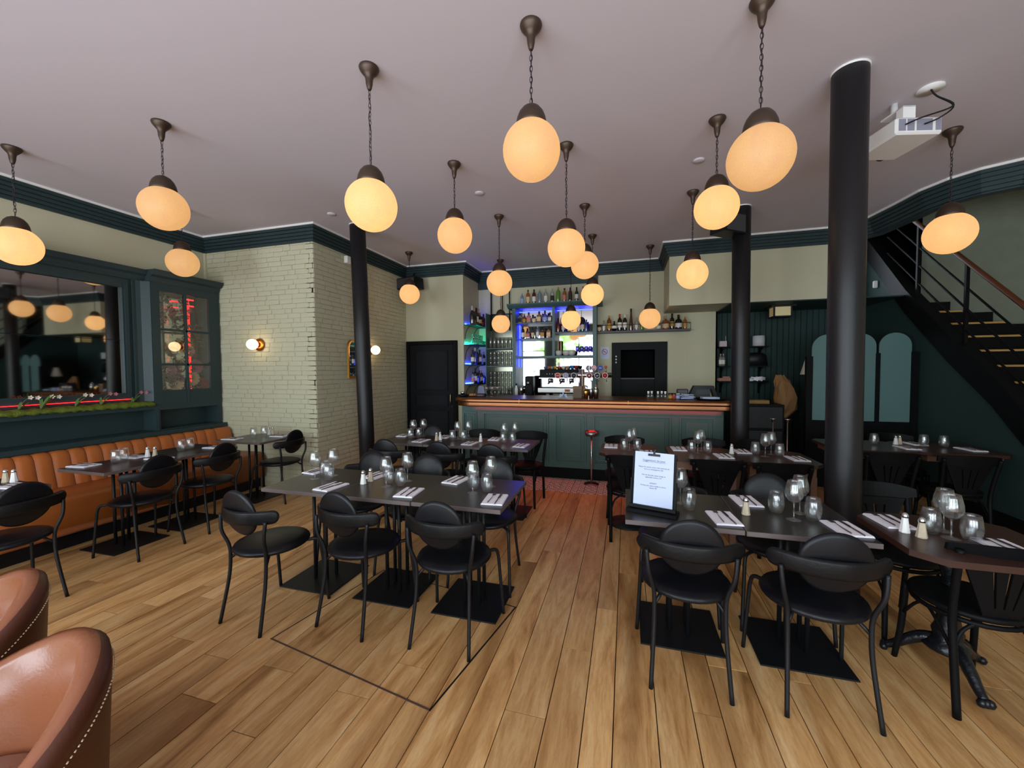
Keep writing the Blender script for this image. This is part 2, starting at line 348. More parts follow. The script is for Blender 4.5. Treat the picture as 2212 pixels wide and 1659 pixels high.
# ---------------------------------------------------------------- floor: planks over a dark sub-floor
floor = struct(MB().box(-5.8, 5.2, YF - 0.2, 7.9, -0.12, -0.02).build('floor', DARK))
xs = [-2.056, -1.837, -1.633, -1.503, -1.347, -1.161, -0.991, -0.86, -0.684, -0.529, -0.339, -0.178, -0.05, 0.134, 0.294, 0.415, 0.601, 0.756, 0.88, 0.996, 1.09, 1.178, 1.333]
while xs[0] > -5.0: xs.insert(0, xs[0] - rnd.choice((0.13, 0.155, 0.17, 0.19)))
while xs[-1] < 4.5: xs.append(xs[-1] + rnd.choice((0.13, 0.155, 0.17, 0.19)))
plank_me = MB().cbox(-0.5, 0.5, -0.5, 0.5, -0.5, 0.5, 0.004).mesh('plank', OAK)
JOINT = {-0.529: (1.695,), -0.339: (2.176, ), -0.178: (2.604,), -0.684: (3.325,), 0.294: (1.91,), 0.415: (2.24,), -1.633: (1.276,), -0.86: (3.1,)}
for x0, x1 in zip(xs[:-1], xs[1:]):
    ylim = 7.3 if x0 > 1.3 or x0 < -2.4 else 5.0
    cuts = [0.0]; y = rnd.uniform(0.7, 2.6); pre = JOINT.get(x0)
    if pre: y = pre[0]
    while y < ylim - 0.4: cuts.append(y); y += rnd.uniform(1.5, 2.7)
    cuts.append(ylim)
    for y0, y1 in zip(cuts[:-1], cuts[1:]):
        if (x1 < -4.7 and y0 < 0.5): continue
        dz = rnd.uniform(-0.0008, 0.0008)
        p = put('plank', plank_me, floor, ((x0 + x1) / 2, (y0 + y1) / 2, -0.011 + dz)); p.scale = (x1 - x0 - 0.0045, y1 - y0 - 0.004, 0.022)
# boards behind the camera (never in view) as one run
pb = MB()
x = -5.0
while x < 4.4: pb.box(x, x + 0.156, YF, -0.002, -0.022, 0); x += 0.16
pb.build('plank_run', OAK, floor)['kind'] = 'stuff'
tile_me = MB().cbox(-0.078, 0.078, -0.078, 0.078, -0.011, 0.011, 0.003).mesh('tile', TILE)
nx = 23; 
for j in range(4):
    for i in range(nx):
        xx = -2.36 + i * 0.16
        put('tile', tile_me, floor, (xx, 5.085 + j * 0.16, -0.0105 + rnd.uniform(-0.0006, 0.0006)), rnd.choice((0, 1, 2, 3)) * math.pi / 2)
# floor hatch outline (metal edging set flush into the boards)
hatch = thing('floor_hatch', 'floor hatch outlined by thin metal edging in the oak planks', 'hatch', (0, 0, 0))
HC = [(-1.974, 1.794), (-0.856, 1.598), (-0.69, 2.465), (-1.808, 2.661)]
for k in range(4):
    a, b = Vector(HC[k]), Vector(HC[(k + 1) % 4]); m_ = (a + b) / 2; d = b - a
    MB().obox((m_.x, m_.y, 0.001), (d.length + 0.008, (0.008, 0.007, 0.003, 0.003)[k], 0.004), math.atan2(d.y, d.x)).build('edging_strip', mat('hatch_edging', '57433c', 0.5, 0.3) if k == 0 else BLACK, hatch)
# ---------------------------------------------------------------- walls
wl = struct(MB().box(XL - 0.12, XL, YF, YB1 + 0.1, 0, H).build('wall_left', CREAM))
wd = struct(MB().box(XB2 - 0.05, XS + 0.0, YD, YD + 0.1, 0, H).build('wall_back_left', CREAM))
ws = struct(MB().box(XS - 0.1, XS, YD + 0.1, YB + 0.1, 0, H).build('wall_bar_side', CREAM))
wb = struct(MB().box(XS - 0.1, -0.1, YB, YB + 0.12, 0, H).box(-0.1, 0.46, YB, YB + 0.12, 1.88, H).box(0.46, 1.42, YB, YB + 0.12, 0, H).build('wall_back', CREAM))
so = struct(MB().box(XSO, 2.66, YSO, 7.36, 2.48, H).build('wall_soffit', CREAM))
sou = struct(MB().box(1.42, 3.5, YSO + 0.004, 7.4, 2.465, 2.4795).build('trim_soffit_underside', TEALD))
nook = struct(MB().box(1.42, 3.5, 7.38, 7.46, 0, 2.48).build('wall_nook', TEALD))
for i in range(25):     # beadboard
    x = 1.44 + i * 0.0805
    MB().cbox(x, x + 0.074, 7.362, 7.379, 0.1, 2.46, 0.006).build('board', TEALD, nook)
struct(MB().box(1.40, 1.42, YB, 7.46, 0, 2.48).build('trim_pier_edge', BLKW))
# right wall under the stair, with its sloping top
SL = [(3.75, 0.0), (4.2, 0.42), (4.73, 0.88), (5.03, 1.17), (5.62, 1.62), (6.34, 2.24), (7.13, 3.05), (7.5, 3.42)]
wr = struct(MB().prism([(3.75, 0)] + SL[1:] + [(7.5, 0)], 3.45, 3.53, 'x').build('wall_right', TEALD))
struct(MB().box(3.425, 3.449, 3.8, 7.36, 0, 0.16).build('baseboard_right', BLKW))
struct(MB().box(4.95, 5.1, YF, 5.6, 0, 5.6).build('wall_far_right', CREAM))
W0, W1 = Vector((5.0, 5.48)), Vector((3.66, 6.38)); dW = (W1 - W0)
struct(MB().obox(((W0.x + W1.x) / 2 + 0.033, (W0.y + W1.y) / 2 + 0.05, 2.8), (dW.length + 0.1, 0.12, 5.6), math.atan2(dW.y, dW.x)).build('wall_stairwell', ROUGH))
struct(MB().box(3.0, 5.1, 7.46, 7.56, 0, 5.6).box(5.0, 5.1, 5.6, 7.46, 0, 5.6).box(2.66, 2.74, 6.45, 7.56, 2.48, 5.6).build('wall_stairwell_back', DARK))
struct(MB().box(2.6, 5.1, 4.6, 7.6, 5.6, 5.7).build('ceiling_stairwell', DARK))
struct(MB().sweep([(2.70, 7.5), (2.70, 6.40), (2.96, 6.04), (3.02, 5.60), (3.05, 5.29), (3.13, 5.08), (3.24, 4.94), (3.44, 4.83), (5.1, 4.81)][::-1], [(0, H + .001), (.06, H + .001), (.06, 5.6), (0, 5.6)]).build('wall_stairwell_upper', CREAM))
# street front with window openings (behind the camera, seen in the mirrors)
fr = MB(); xprev = XL - 0.1
for x0, x1 in WINDOWS:
    fr.box(xprev, x0, YF - 0.15, YF, 0, H); fr.box(x0, x1, YF - 0.15, YF, 0, 0.35); fr.box(x0, x1, YF - 0.15, YF, 3.05, H); xprev = x1
fr.box(xprev, 5.1, YF - 0.15, YF, 0, H)
struct(fr.build('wall_front', GREEN))
for i, (x0, x1) in enumerate(WINDOWS):
    w = MB(); xm = (x0 + x1) / 2
    for a, b, c, d in ((x0, x0 + .06, .35, 3.05), (x1 - .06, x1, .35, 3.05), (x0, x1, .35, .41), (x0, x1, 2.99, 3.05), (xm - .03, xm + .03, .35, 3.05), (x0, x1, 2.3, 2.36)): w.box(a, b, YF - .1, YF - .04, c, d)
    struct(w.build('window_%d' % (i + 1), GREEN))
# ceiling with the stair opening
ce = [(XL - 0.1, YF - 0.1), (5.0, YF - 0.1), (5.0, 4.8), (3.42, 4.81), (3.22, 4.92), (3.10, 5.06), (3.02, 5.27), (2.99, 5.58), (2.93, 6.02), (2.66, 6.36), (2.66, 7.6), (XL - 0.1, 7.6)]
struct(MB().prism(ce, H, H + 0.12).build('ceiling', CEIL))
# cornice all round, a white bead against the ceiling
PATH = [(XL, YF), (XL, YB1), (XB2, YB1), (XB2, YD), (XS, YD), (XS, YB), (XSO, YB), (XSO, YSO), (2.66, YSO)] + [(2.93, 6.02), (2.99, 5.58), (3.02, 5.27), (3.10, 5.06), (3.22, 4.92), (3.42, 4.81), (4.95, 4.79)]
st = [(-0.004, 3.376)]; zz = 3.376
for o_ in (0.09, 0.074, 0.058, 0.042, 0.028):
    st += [(o_, zz), (o_, zz - 0.030), (o_ - 0.024, zz - 0.030), (o_ - 0.024, zz - 0.038)]; zz -= 0.038
st[-2:] = []; st += [(-0.004, st[-1][1])]
cv = []
for p in PATH: cv.append(p)
struct(MB().sweep(cv, st).build('trim_cornice', GREEN))
struct(MB().sweep(cv, [(0.0, 3.3765), (0.104, 3.3765), (0.104, 3.3995), (0.0, 3.3995)]).build('trim_ceiling_bead', WHITE))
struct(MB().sweep(PATH[8:], [(-0.1, 3.18), (-0.005, 3.18), (-0.005, 3.399), (-0.1, 3.399)]).build('trim_stair_bulkhead', GREEN))
struct(MB().box(XS, -0.49, YB - 0.05, YB, 3.07, 3.186).build('trim_bar_frieze', GREEN))
# ---------------------------------------------------------------- painted bricks, each its own piece (largest in view), the rest one run
CH = 0.0622
bm_var = []
for k in range(6):
    q = random.Random(k); m_ = MB(); b = 0.006
    m_.cbox(-0.5, 0.5, -0.5, 0.5, -0.5, 0.5, 0.08)
    v2 = [(x + q.uniform(-.012, .012), y * (1 + q.uniform(-.1, .1)), z + q.uniform(-.05, .05)) for x, y, z in m_.v]; m_.v = v2
    bm_var.append(m_.mesh('brick', BRICKP))
def bricks(parent, face, a0, a1, keep, order):
    """face: function (along, out, z) -> world; bricks run along a; out = how proud of the mortar"""
    cells = []
    nrow = int(3.19 / CH) + 1
    for r in range(nrow):
        z = r * CH + CH / 2; a = a0 - rnd.uniform(0, 0.2)
        while a < a1 - 0.02:
            L_ = rnd.choice((0.205, 0.215, 0.2, 0.21, 0.22, 0.11, 0.225)); s0, s1 = max(a, a0), min(a + L_, a1); a += L_ + 0.004
            if s1 - s0 > 0.03 and keep((s0 + s1) / 2, z): cells.append((s0, s1, z))
    cells.sort(key=order)
    return cells
# face 1 (facing the room front) at y = YB1
w1 = struct(MB().box(XL, XB2 - 0.004, YB1 + 0.0045, YB1 + 0.12, 0, H).build('wall_brick_front', MORTAR))
w2 = struct(MB().box(XB2 - 0.12, XB2 - 0.0045, YB1 + 0.0045, YD, 0, H).build('wall_brick_side', MORTAR))
def fill(parent, cells, horiz):
    rest = MB()
    for n, (s0, s1, z) in enumerate(cells):
        pr = rnd.uniform(0.0, 0.004); c = (s0 + s1) / 2; dz = rnd.uniform(-0.002, 0.002)
        me = rnd.choice(bm_var); sz = (s1 - s0 - 0.0015, 0.02, CH - rnd.uniform(0.005, 0.008))
        loc = (c, YB1 + 0.006 - pr, z + dz) if horiz else (XB2 - 0.006 + pr, c, z + dz)
        if n < 300:
            put('brick', me, parent, loc, 0 if horiz else math.pi / 2, sz)
        else:
            A = [(x * sz[0], y * sz[1], zz * sz[2]) for x, y, zz in (v.co for v in me.vertices)]
            if not horiz: A = [(-y, x, zz) for x, y, zz in A]
            rest.add([(p[0] + loc[0], p[1] + loc[1], p[2] + loc[2]) for p in A], [tuple(p.vertices) for p in me.polygons])
    if rest.v:
        o = rest.build('brick_run', BRICKP, parent); o['kind'] = 'stuff'
f1 = bricks(w1, None, XL, XB2, lambda a, z: not (a < -5.38 and z < 2.72) and not (a < -4.7 and z < 0.7), lambda c: abs(c[2] - 1.7))
fill(w1, f1, True)
f2 = bricks(w2, None, YB1, YD, lambda a, z: z > 0.25, lambda c: (c[0] - YB1) * 0.9 + abs(c[2] - 1.9) * 0.6)
fill(w2, f2, False)
struct(MB().box(XL, XL + 0.035, YB1 - 0.03, YB1, 2.72, 3.19).build('trim_corner_pipe_cover', CREAM))
# ---------------------------------------------------------------- columns
def column(loc, top, label):
    t = thing('iron_column', label, 'column', (loc[0], loc[1], 0), 0, 'black iron columns')
    d = Vector((top[0] - loc[0], top[1] - loc[1], H)); sh = lambda z: (d.x * z / H, d.y * z / H, z)
    MB().tube([sh(0.0), sh(0.9), sh(2.0), sh(H)], 0.0955, 32).build('shaft', COLM, t)
    MB().lathe([(0.12, 0), (0.12, 0.05), (0.1, 0.07)], 32).build('foot_ring', COLM, t)
    MB().lathe([(0.1, 0), (0.1, 0.012)], 32, (d.x, d.y, H - 0.012)).build('top_ring', WHITE, t)
    return t
column((1.347, 3.044), (1.332, 3.044), 'thick black iron column between the dining tables, nearest to the window side')
column((1.28, 5.22), (1.265, 5.22), 'black iron column standing at the end of the copper bar')
column((-3.20, 4.42), (-3.295, 4.42), 'slightly leaning black iron column in front of the painted brick wall')
# ---------------------------------------------------------------- left wall unit: mirror, cabinet, planter shelf, banquette
mu = thing('wall_mirror', 'wide wall mirror in a dark green moulded frame above the planter shelf', 'mirror', (XL, 2.0, 1.2))
def bp(fn, name, m, parent, ox, oy, oz):
    b = MB(); fn(b); b.v = [(x - ox, y - oy, z - oz) for x, y, z in b.v]; return b.build(name, m, parent)
Y0 = -0.6
O = (XL, 2.0, 1.2)
bp(lambda b: b.box(-5.59, -5.565, Y0, 3.2, 1.31, 1.915), 'lower_pane', MIRROR, mu, *O)
bp(lambda b: b.box(-5.59, -5.565, Y0, 3.2, 1.921, 2.52), 'upper_pane', MIRROR, mu, *O)
bp(lambda b: b.box(-5.655, -5.53, Y0, 3.28, 2.52, 2.62).prism([(-5.655, 2.62), (-5.50, 2.62), (-5.48, 2.65), (-5.47, 2.68), (-5.44, 2.70), (-5.42, 2.75), (-5.655, 2.75)], Y0, 3.42, 'y'), 'head_moulding', GREEN, mu, *O)
bp(lambda b: b.box(-5.655, -5.53, 3.2, 3.28, 1.2, 2.52).box(-5.53, -5.515, 3.215, 3.25, 1.25, 2.57), 'jamb', GREEN, mu, *O)
bp(lambda b: b.box(-5.655, -5.53, Y0, 3.2, 1.2, 1.31), 'sill', GREEN, mu, *O)
bp(lambda b: b.box(-5.655, -5.592, Y0, 3.2, 1.31, 2.52), 'backing', GREEN, mu, *O)
pil = tag(MB().prism([(XL + .004, 0), (-5.50, 0), (-5.505, .03), (-5.49, .07), (-5.45, .11), (-5.425, .13), (XL + .004, .13)], 1.2, 2.62).build('pilaster', GREEN, None, (0, 3.285, 0)), 'narrow dark green pilaster between the big mirror and the glazed cabinet', 'pilaster')
cab = thing('display_cabinet', 'dark green wall cabinet with six glass panes and red-lit flowers inside', 'cabinet', (XL, 3.42, 0.83))
O = (XL, 3.42, 0.83); y0, y1 = 3.42, 4.235
bp(lambda b: b.box(XL + .004, -5.64, y0, y1, 1.12, 2.62).box(XL + .004, -5.44, y0, y0 + .02, 1.12, 2.62).box(XL + .004, -5.44, y1 - .02, y1, 1.12, 2.62).box(XL + .004, -5.44, y0 + .02, y1 - .02, 1.12, 1.16).box(XL + .004, -5.44, y0 + .02, y1 - .02, 2.58, 2.62), 'body', GREEN, cab, *O)
bp(lambda b: b.prism([(XL + .004, 2.62), (-5.42, 2.62), (-5.40, 2.65), (-5.39, 2.68), (-5.35, 2.70), (-5.31, 2.76), (XL + .004, 2.76)], y0 - .02, y1, 'y'), 'head_moulding', GREEN, cab, *O)
bp(lambda b: b.box(-5.638, -5.63, y0 + .02, y1 - .02, 1.16, 2.58), 'mirror_back', MIRROR, cab, *O)
dr = bp(lambda b: b.box(-5.44, -5.415, y0, 3.505, 1.16, 2.62).box(-5.44, -5.415, 4.095, y1, 1.16, 2.62).box(-5.44, -5.415, 3.505, 4.095, 2.53, 2.62).box(-5.44, -5.418, 3.505, 4.095, 1.16, 1.325), 'door', GREEN, cab, *O)
for (a, b_, c, d) in ((3.79, 3.812, 1.165, 2.53), (3.505, 4.095, 2.055, 2.08), (3.505, 4.095, 1.63, 1.655)):
    bp(lambda b: b.box(-5.438, -5.408, a, b_, c, d), 'muntin', GREEN, dr, *O)
for a, b_ in ((3.507, 3.789), (3.813, 4.093)):
    for c, d in ((1.327, 1.629), (1.656, 2.054), (2.081, 2.528)):
        bp(lambda b: b.box(-5.432, -5.428, a, b_, c, d), 'pane', PANE, dr, *O)
bp(lambda b: b.box(-5.62, -5.615, 3.98, 3.987, 1.2, 2.52), 'led_strip', LEDR, cab, *O)
bp(lambda b: [b.box(-5.50, -5.48, 3.86, 3.95, z, z + .012) for z in (2.48, 2.40)], 'led_bar', LEDR, cab, *O)
# flowers behind the glass
q = random.Random(3)
def petals(b, c, r, n, rr):
    for i in range(n):
        a = q.uniform(0, 6.28); e = q.uniform(-1, 1); d = Vector((math.cos(a) * math.sqrt(1 - e * e), math.sin(a) * math.sqrt(1 - e * e), e))
        p = Vector(c) + d * r * q.uniform(0.3, 1); u = d.orthogonal().normalized() * rr; w = d.cross(u).normalized() * rr
        b.add([p + u, p + w, p - u, p - w, p + d * rr * .4], [(0, 1, 4), (1, 2, 4), (2, 3, 4), (3, 0, 4)])
hb = MB()
for i in range(26): petals(hb, (q.uniform(-5.59, -5.49), q.choice((q.uniform(3.52, 3.75), q.uniform(3.84, 3.95))), q.uniform(2.1, 2.36)), 0.04, 14, 0.013)
tag(hb.build('hanging_blossom', REDF), 'dense hanging red blossoms behind the upper cabinet panes', 'flowers', kind='stuff')
fb = MB()
for i in range(40): petals(fb, (q.uniform(-5.6, -5.5), q.uniform(3.5, 4.1), q.choice((q.uniform(2.38, 2.52), q.uniform(1.18, 1.5), q.uniform(1.3, 1.6)))), 0.05, 12, 0.016)
for i in range(26): petals(fb, (q.uniform(-5.6, -5.52), q.uniform(3.85, 4.1), q.uniform(1.6, 2.4)), 0.05, 12, 0.016)
tag(fb.build('dry_foliage', FOL), 'brown green foliage filling the glazed cabinet', 'foliage', kind='stuff')
rs = MB()
for k in range(4):
    n = 7 + k * 2; r = 0.012 + 0.011 * k
    for i in range(n):
        a = 6.28 * i / n + k; c = Vector((math.cos(a) * r, math.sin(a) * r, 0.02 - 0.006 * k)); t = Vector((-math.sin(a), math.cos(a), 0)) * 0.014
        o_ = Vector((math.cos(a), math.sin(a), 0)) * 0.008 * (k + .4)
        rs.add([c - t - Vector((0, 0, .022)), c + t - Vector((0, 0, .022)), c + t + o_ + Vector((0, 0, .006)), c - t + o_ + Vector((0, 0, .006))], [(0, 1, 2, 3)])
rs.v = [(z, x, y) for x, y, z in rs.v]
rose_me = rs.mesh('rose', ROSE)
for i, (y, z, m, lb) in enumerate(((3.70, 1.40, ROSE, 'pale cream rose low behind the middle bar of the cabinet'), (3.90, 1.46, ROSE, 'cream rose in the lower pane of the cabinet beside the red blossoms'), (3.62, 1.57, PETALP, 'pink rose at the top of the lower cabinet pane by the pilaster'), (3.95, 1.62, PETALP, 'pink rose just under the second cabinet shelf bar'), (3.87, 1.82, PETALP, 'small mauve rose against the middle cabinet pane'), (3.64, 1.48, PURP, 'dark purple bloom in the lower cabinet pane'), (3.72, 1.46, PURP, 'purple bloom above the pale cream rose in the cabinet'), (4.02, 1.40, REDF, 'red bloom glowing in the lower corner pane of the cabinet'), (4.05, 1.37, REDF, 'red bloom at the very corner of the cabinet next to the brick wall'))):
    o = put('rose', rose_me, None, (-5.48, y, z), 0, (1.25, 1.25, 1.25) if i < 4 else (1, 1, 1), m); tag(o, lb, 'flower', 'roses in the display cabinet')
# niche unit below, planter shelf
niche = thing('wall_niche', 'dark green panelled wall niche above the tan banquette', 'niche', (XL, 2.0, 0.78))
O = (XL, 2.0, 0.78)
bp(lambda b: b.box(-5.655, -5.64, Y0, y1, 0.84, 1.12), 'back_board', GREEN, niche, *O)
bp(lambda b: b.box(-5.655, -5.42, Y0, y1, 1.105, 1.165), 'shelf_board', GREEN, niche, *O)
bp(lambda b: b.box(-5.64, -5.42, 3.43, 3.475, 0.84, 1.105).box(-5.42, -5.41, 3.44, 3.455, .84, 1.105), 'divider', GREEN, niche, *O)
bp(lambda b: b.box(-5.64, -5.42, 4.19, y1, 0.84, 1.105), 'end_stile', GREEN, niche, *O)
bp(lambda b: b.box(-5.64, -5.42, 3.475, 4.19, 1.09, 1.105).box(-5.64, -5.42, 3.475, 4.19, .84, .853), 'niche_lining', GREEN, niche, *O)
bp(lambda b: b.box(-5.655, -5.34, Y0, 4.25, 0.795, 0.845), 'ledge', GREEN, niche, *O)
tag(MB().box(-5.525, -5.52, Y0 + .3, 3.26, 1.236, 1.241).build('led_strip', LEDR), 'thin red light strip along the foot of the wall mirror', 'light')
ms = MB(); n = 90; ring = []
for i in range(n + 1):
    y = 1.2 + (3.42 - 1.2) * i / n; w = 0.05 + q.uniform(-.012, .014)
    prof = [(-5.53, 1.166), (-5.52, 1.19 + q.uniform(0, .012)), (-5.47, 1.196 + q.uniform(0, .02)), (-5.425 + w * .3, 1.18 + q.uniform(-.004, .012)), (-5.415 + w * .35, 1.15 + q.uniform(-.012, .008)), (-5.424, 1.166)]
    ring.append([(x, y, z) for x, z in prof])
vv = [p for r in ring for p in r]; m6 = 6
ms.add(vv, [(i * m6 + k, i * m6 + (k + 1) % m6, (i + 1) * m6 + (k + 1) % m6, (i + 1) * m6 + k) for i in range(n) for k in range(m6)] + [tuple(range(6)), tuple(n * 6 + k for k in range(6))], True)
tag(ms.build('moss_strip', MOSS), 'green moss bed along the planter shelf under the mirror', 'moss', kind='stuff')
def leafblade(b, base, az, ln, w, up_, droop):
    d = Vector((math.cos(az), math.sin(az), 0)); s_ = Vector((-d.y, d.x, 0)); pts = []
    for k in range(7):
        t = k / 6; pts.append((Vector(base) + d * ln * t * .7 + Vector((0, 0, ln * (up_ * t - droop * t * t))), w * math.sin(math.pi * min(1, .18 + t * .82)) * (1 if t < 1 else 0)))
    v = []; f = []
    for p, ww in pts: v += [p - s_ * ww + Vector((0, 0, ww * .35)), p, p + s_ * ww + Vector((0, 0, ww * .35))]
    for k in range(6): a = k * 3; f += [(a, a + 3, a + 4, a + 1), (a + 1, a + 4, a + 5, a + 2)]
    b.add(v, f, True)
ORC = [(1.95, 0.16, PETALW, 'orchid with a drooping white bud at the cut-off end of the mossy shelf'), (2.32, 0.15, PETALW, 'small leafy orchid with upright leaves second along the mossy shelf'), (2.47, 0.24, PETALW, 'orchid with one long pointed leaf leaning before the mirror'), (2.72, 0.15, PETALW, 'white orchid with a broad leaf fan in the middle of the mossy shelf'), (2.93, 0.13, PETALP, 'pale pink orchid with a narrow leaf fan before the mirror'), (3.22, 0.13, PETALP, 'pink orchid with a drooping stem beside the pilaster')]
for y, ln, pm, lb in ORC:
    t = thing('orchid', lb, 'plant', (-5.46, y, 1.19), 0, 'orchids on the planter shelf')
    nl = 3 if ln < .2 else 4
    for k in range(nl):
        b = MB(); leafblade(b, (0, 0, 0), 1.57 + (k - (nl - 1) / 2) * .9 + q.uniform(-.3, .3), ln * q.uniform(.7, 1), 0.012, 1.1, .35); b.build('leaf', LEAF, t)
    sp = spline([(0, 0, 0), (0.02, .02, .08), (0.02, .07, .125), (.03, .12, .12)], 4)
    MB().tube(sp, 0.0022, 5).build('stem', STEM, t)
    for k, p in enumerate(((.02, .07, .125), (.03, .115, .12))):
        b = MB()
        for i in range(5):
            a = 6.28 * i / 5; u = Vector((.3, math.cos(a), math.sin(a))); w = Vector((0, -math.sin(a), math.cos(a))); c = Vector(p)
            b.add([c, c + u * .012 + w * .009, c + u * .024, c + u * .012 - w * .009], [(0, 1, 2, 3)], True)
        b.build('flower', pm, t)
# banquette
ban = thing('banquette', 'long tan leather banquette with channelled back along the green wall', 'bench', (-5.1, 2.0, 0))
O = (-5.1, 2.0, 0)
bp(lambda b: b.box(-5.34, -4.75, 0.2, 4.22, 0, 0.13), 'plinth', BLACK, ban, *O)
sp = [(-5.3, .13), (-4.70, .13), (-4.675, .15), (-4.66, .30), (-4.67, .42), (-4.70, .455), (-4.76, .468), (-5.3, .458)]
bp(lambda b: b.prism(sp, 0.2, 4.225, 'y', True), 'seat', TAN, ban, *O)
seams = [0.2 + .125 * k for k in range(16)] + [2.19, 2.31, 2.43, 2.56, 2.68, 2.81, 2.94, 3.08, 3.21, 3.35, 3.49, 3.63, 3.76, 3.88, 4.01, 4.225]
seams = sorted(set(s_ for s_ in seams if s_ < 2.1 or s_ >= 2.19))
for a, b_ in zip(seams[:-1], seams[1:]):
    if b_ - a < .05: continue
    B = MB(); w = b_ - a; nn = 7; prof = [(-5.335, .44), (-5.335, .785), (-5.30, .797), (-5.262, .785), (-5.235, .74), (-5.20, .60), (-5.165, .46), (-5.16, .44)]
    v = []; f = []; k = len(prof)
    for i in range(nn):
        t = i / (nn - 1); bul = 1 - (2 * t - 1) ** 4; d = -.016 * (1 - bul)
        for j, (x, z) in enumerate(prof):
            e = d if j >= 2 else 0
            v.append((x + e, a + .001 + (w - .002) * t, z + (d * .5 if j in (1, 2, 3) else 0)))
    for i in range(nn - 1):
        for j in range(k - 1): f.append((i * k + j, (i + 1) * k + j, (i + 1) * k + j + 1, i * k + j + 1))
    B.add(v, f, True); B.v = [(x - O[0], y - O[1], z) for x, y, z in B.v]; B.build('back_channel', TAN, ban)
# ---------------------------------------------------------------- tub armchairs
def tub(label, loc, rz):
    t = thing('tub_armchair', label, 'armchair', loc, rz, 'brown leather tub armchairs')
    n = 40; A0 = R(-38); A1 = R(218)     # open towards -y, back at +y
    def shell(rin, rout, name, m):
        v = []; f = []
        cs = 10
        for i in range(n + 1):
            a = A0 + (A1 - A0) * i / n; s_ = max(0.0, math.sin(a)); ht = 0.60 + 0.18 * (s_ ** 1.3) if a > 0 and a < math.pi else 0.60 - 0.05 * (min(abs(a), abs(a - math.pi)) / R(38))
            for k in range(cs):
                if k < 3: x, z = rout - 0.03 * (1 - k / 2), 0.16 + (ht - .05 - .16) * k / 2
                elif k < 7: th = math.pi * (k - 2.5) / 4; mid = (rin + rout) / 2; hw = (rout - rin) / 2; x, z = mid + hw * math.cos(th), ht - .035 + .035 * math.sin(th)
                else: x, z = rin - 0.035 * (k - 6) / 3, ht - .05 - (ht - .05 - .36) * (k - 6) / 3
                v.append((x * math.cos(a), x * math.sin(a), z))
        for i in range(n):
            for k in range(cs - 1): f.append((i * cs + k, (i + 1) * cs + k, (i + 1) * cs + k + 1, i * cs + k + 1))
        f += [tuple(range(cs)), tuple(n * cs + k for k in reversed(range(cs)))]
        b = MB(); b.add(v, f, True)
        for i in range(len(b.f)): b.mi[i] = 0 if (i % (cs - 1)) >= 4 and i < n * (cs - 1) else 1
        return b.build(name, [BROWN, BROWND], t)
    sh = shell(.27, .345, 'shell', BROWN)
    pts = []
    for i in range(n + 1):
        a = A0 + (A1 - A0) * i / n; s_ = max(0.0, math.sin(a)); ht = 0.60 + 0.18 * (s_ ** 1.3) if a > 0 and a < math.pi else 0.60 - 0.05 * (min(abs(a), abs(a - math.pi)) / R(38))
        pts.append((.349 * math.cos(a), .349 * math.sin(a), ht - .062))
    sb = MB()
    for i in range(2, n * 4 - 2):
        u = i / 4; k = int(u); p = Vector(pts[k]).lerp(Vector(pts[k + 1]), u - k); p2 = Vector(pts[k]).lerp(Vector(pts[min(k + 1, n)]), min(1, u - k + .12)); sb.tube([p, p2], .0022, 4)
    sb.build('stitching', mat('stitch_thread', 'cdb898', .7), sh)
    MB().lathe([(0.0, .46), (.22, .455), (.262, .43), (.27, .40), (.262, .33), (0, .32)], 32, sx=1, sy=1).build('seat_cushion', BROWN, t)
    MB().lathe([(0, .10), (.26, .10), (.30, .16), (0, .17)], 32).build('base', BROWND, t)
    for sx in (-1, 1):
        for sy in (-1, 1): MB().tube([(sx * .19, sy * .19, 0), (sx * .18, sy * .18, .12)], [.014, .022], 10).build('leg', BLKW, t)
    return t
tub('nearest brown leather tub armchair with pale stitching, cut off by the picture corner', (-1.60, 0.47, 0), R(-14))
tub('brown leather tub armchair behind the nearest one, by the banquette side', (-2.30, 0.66, 0), R(-14))
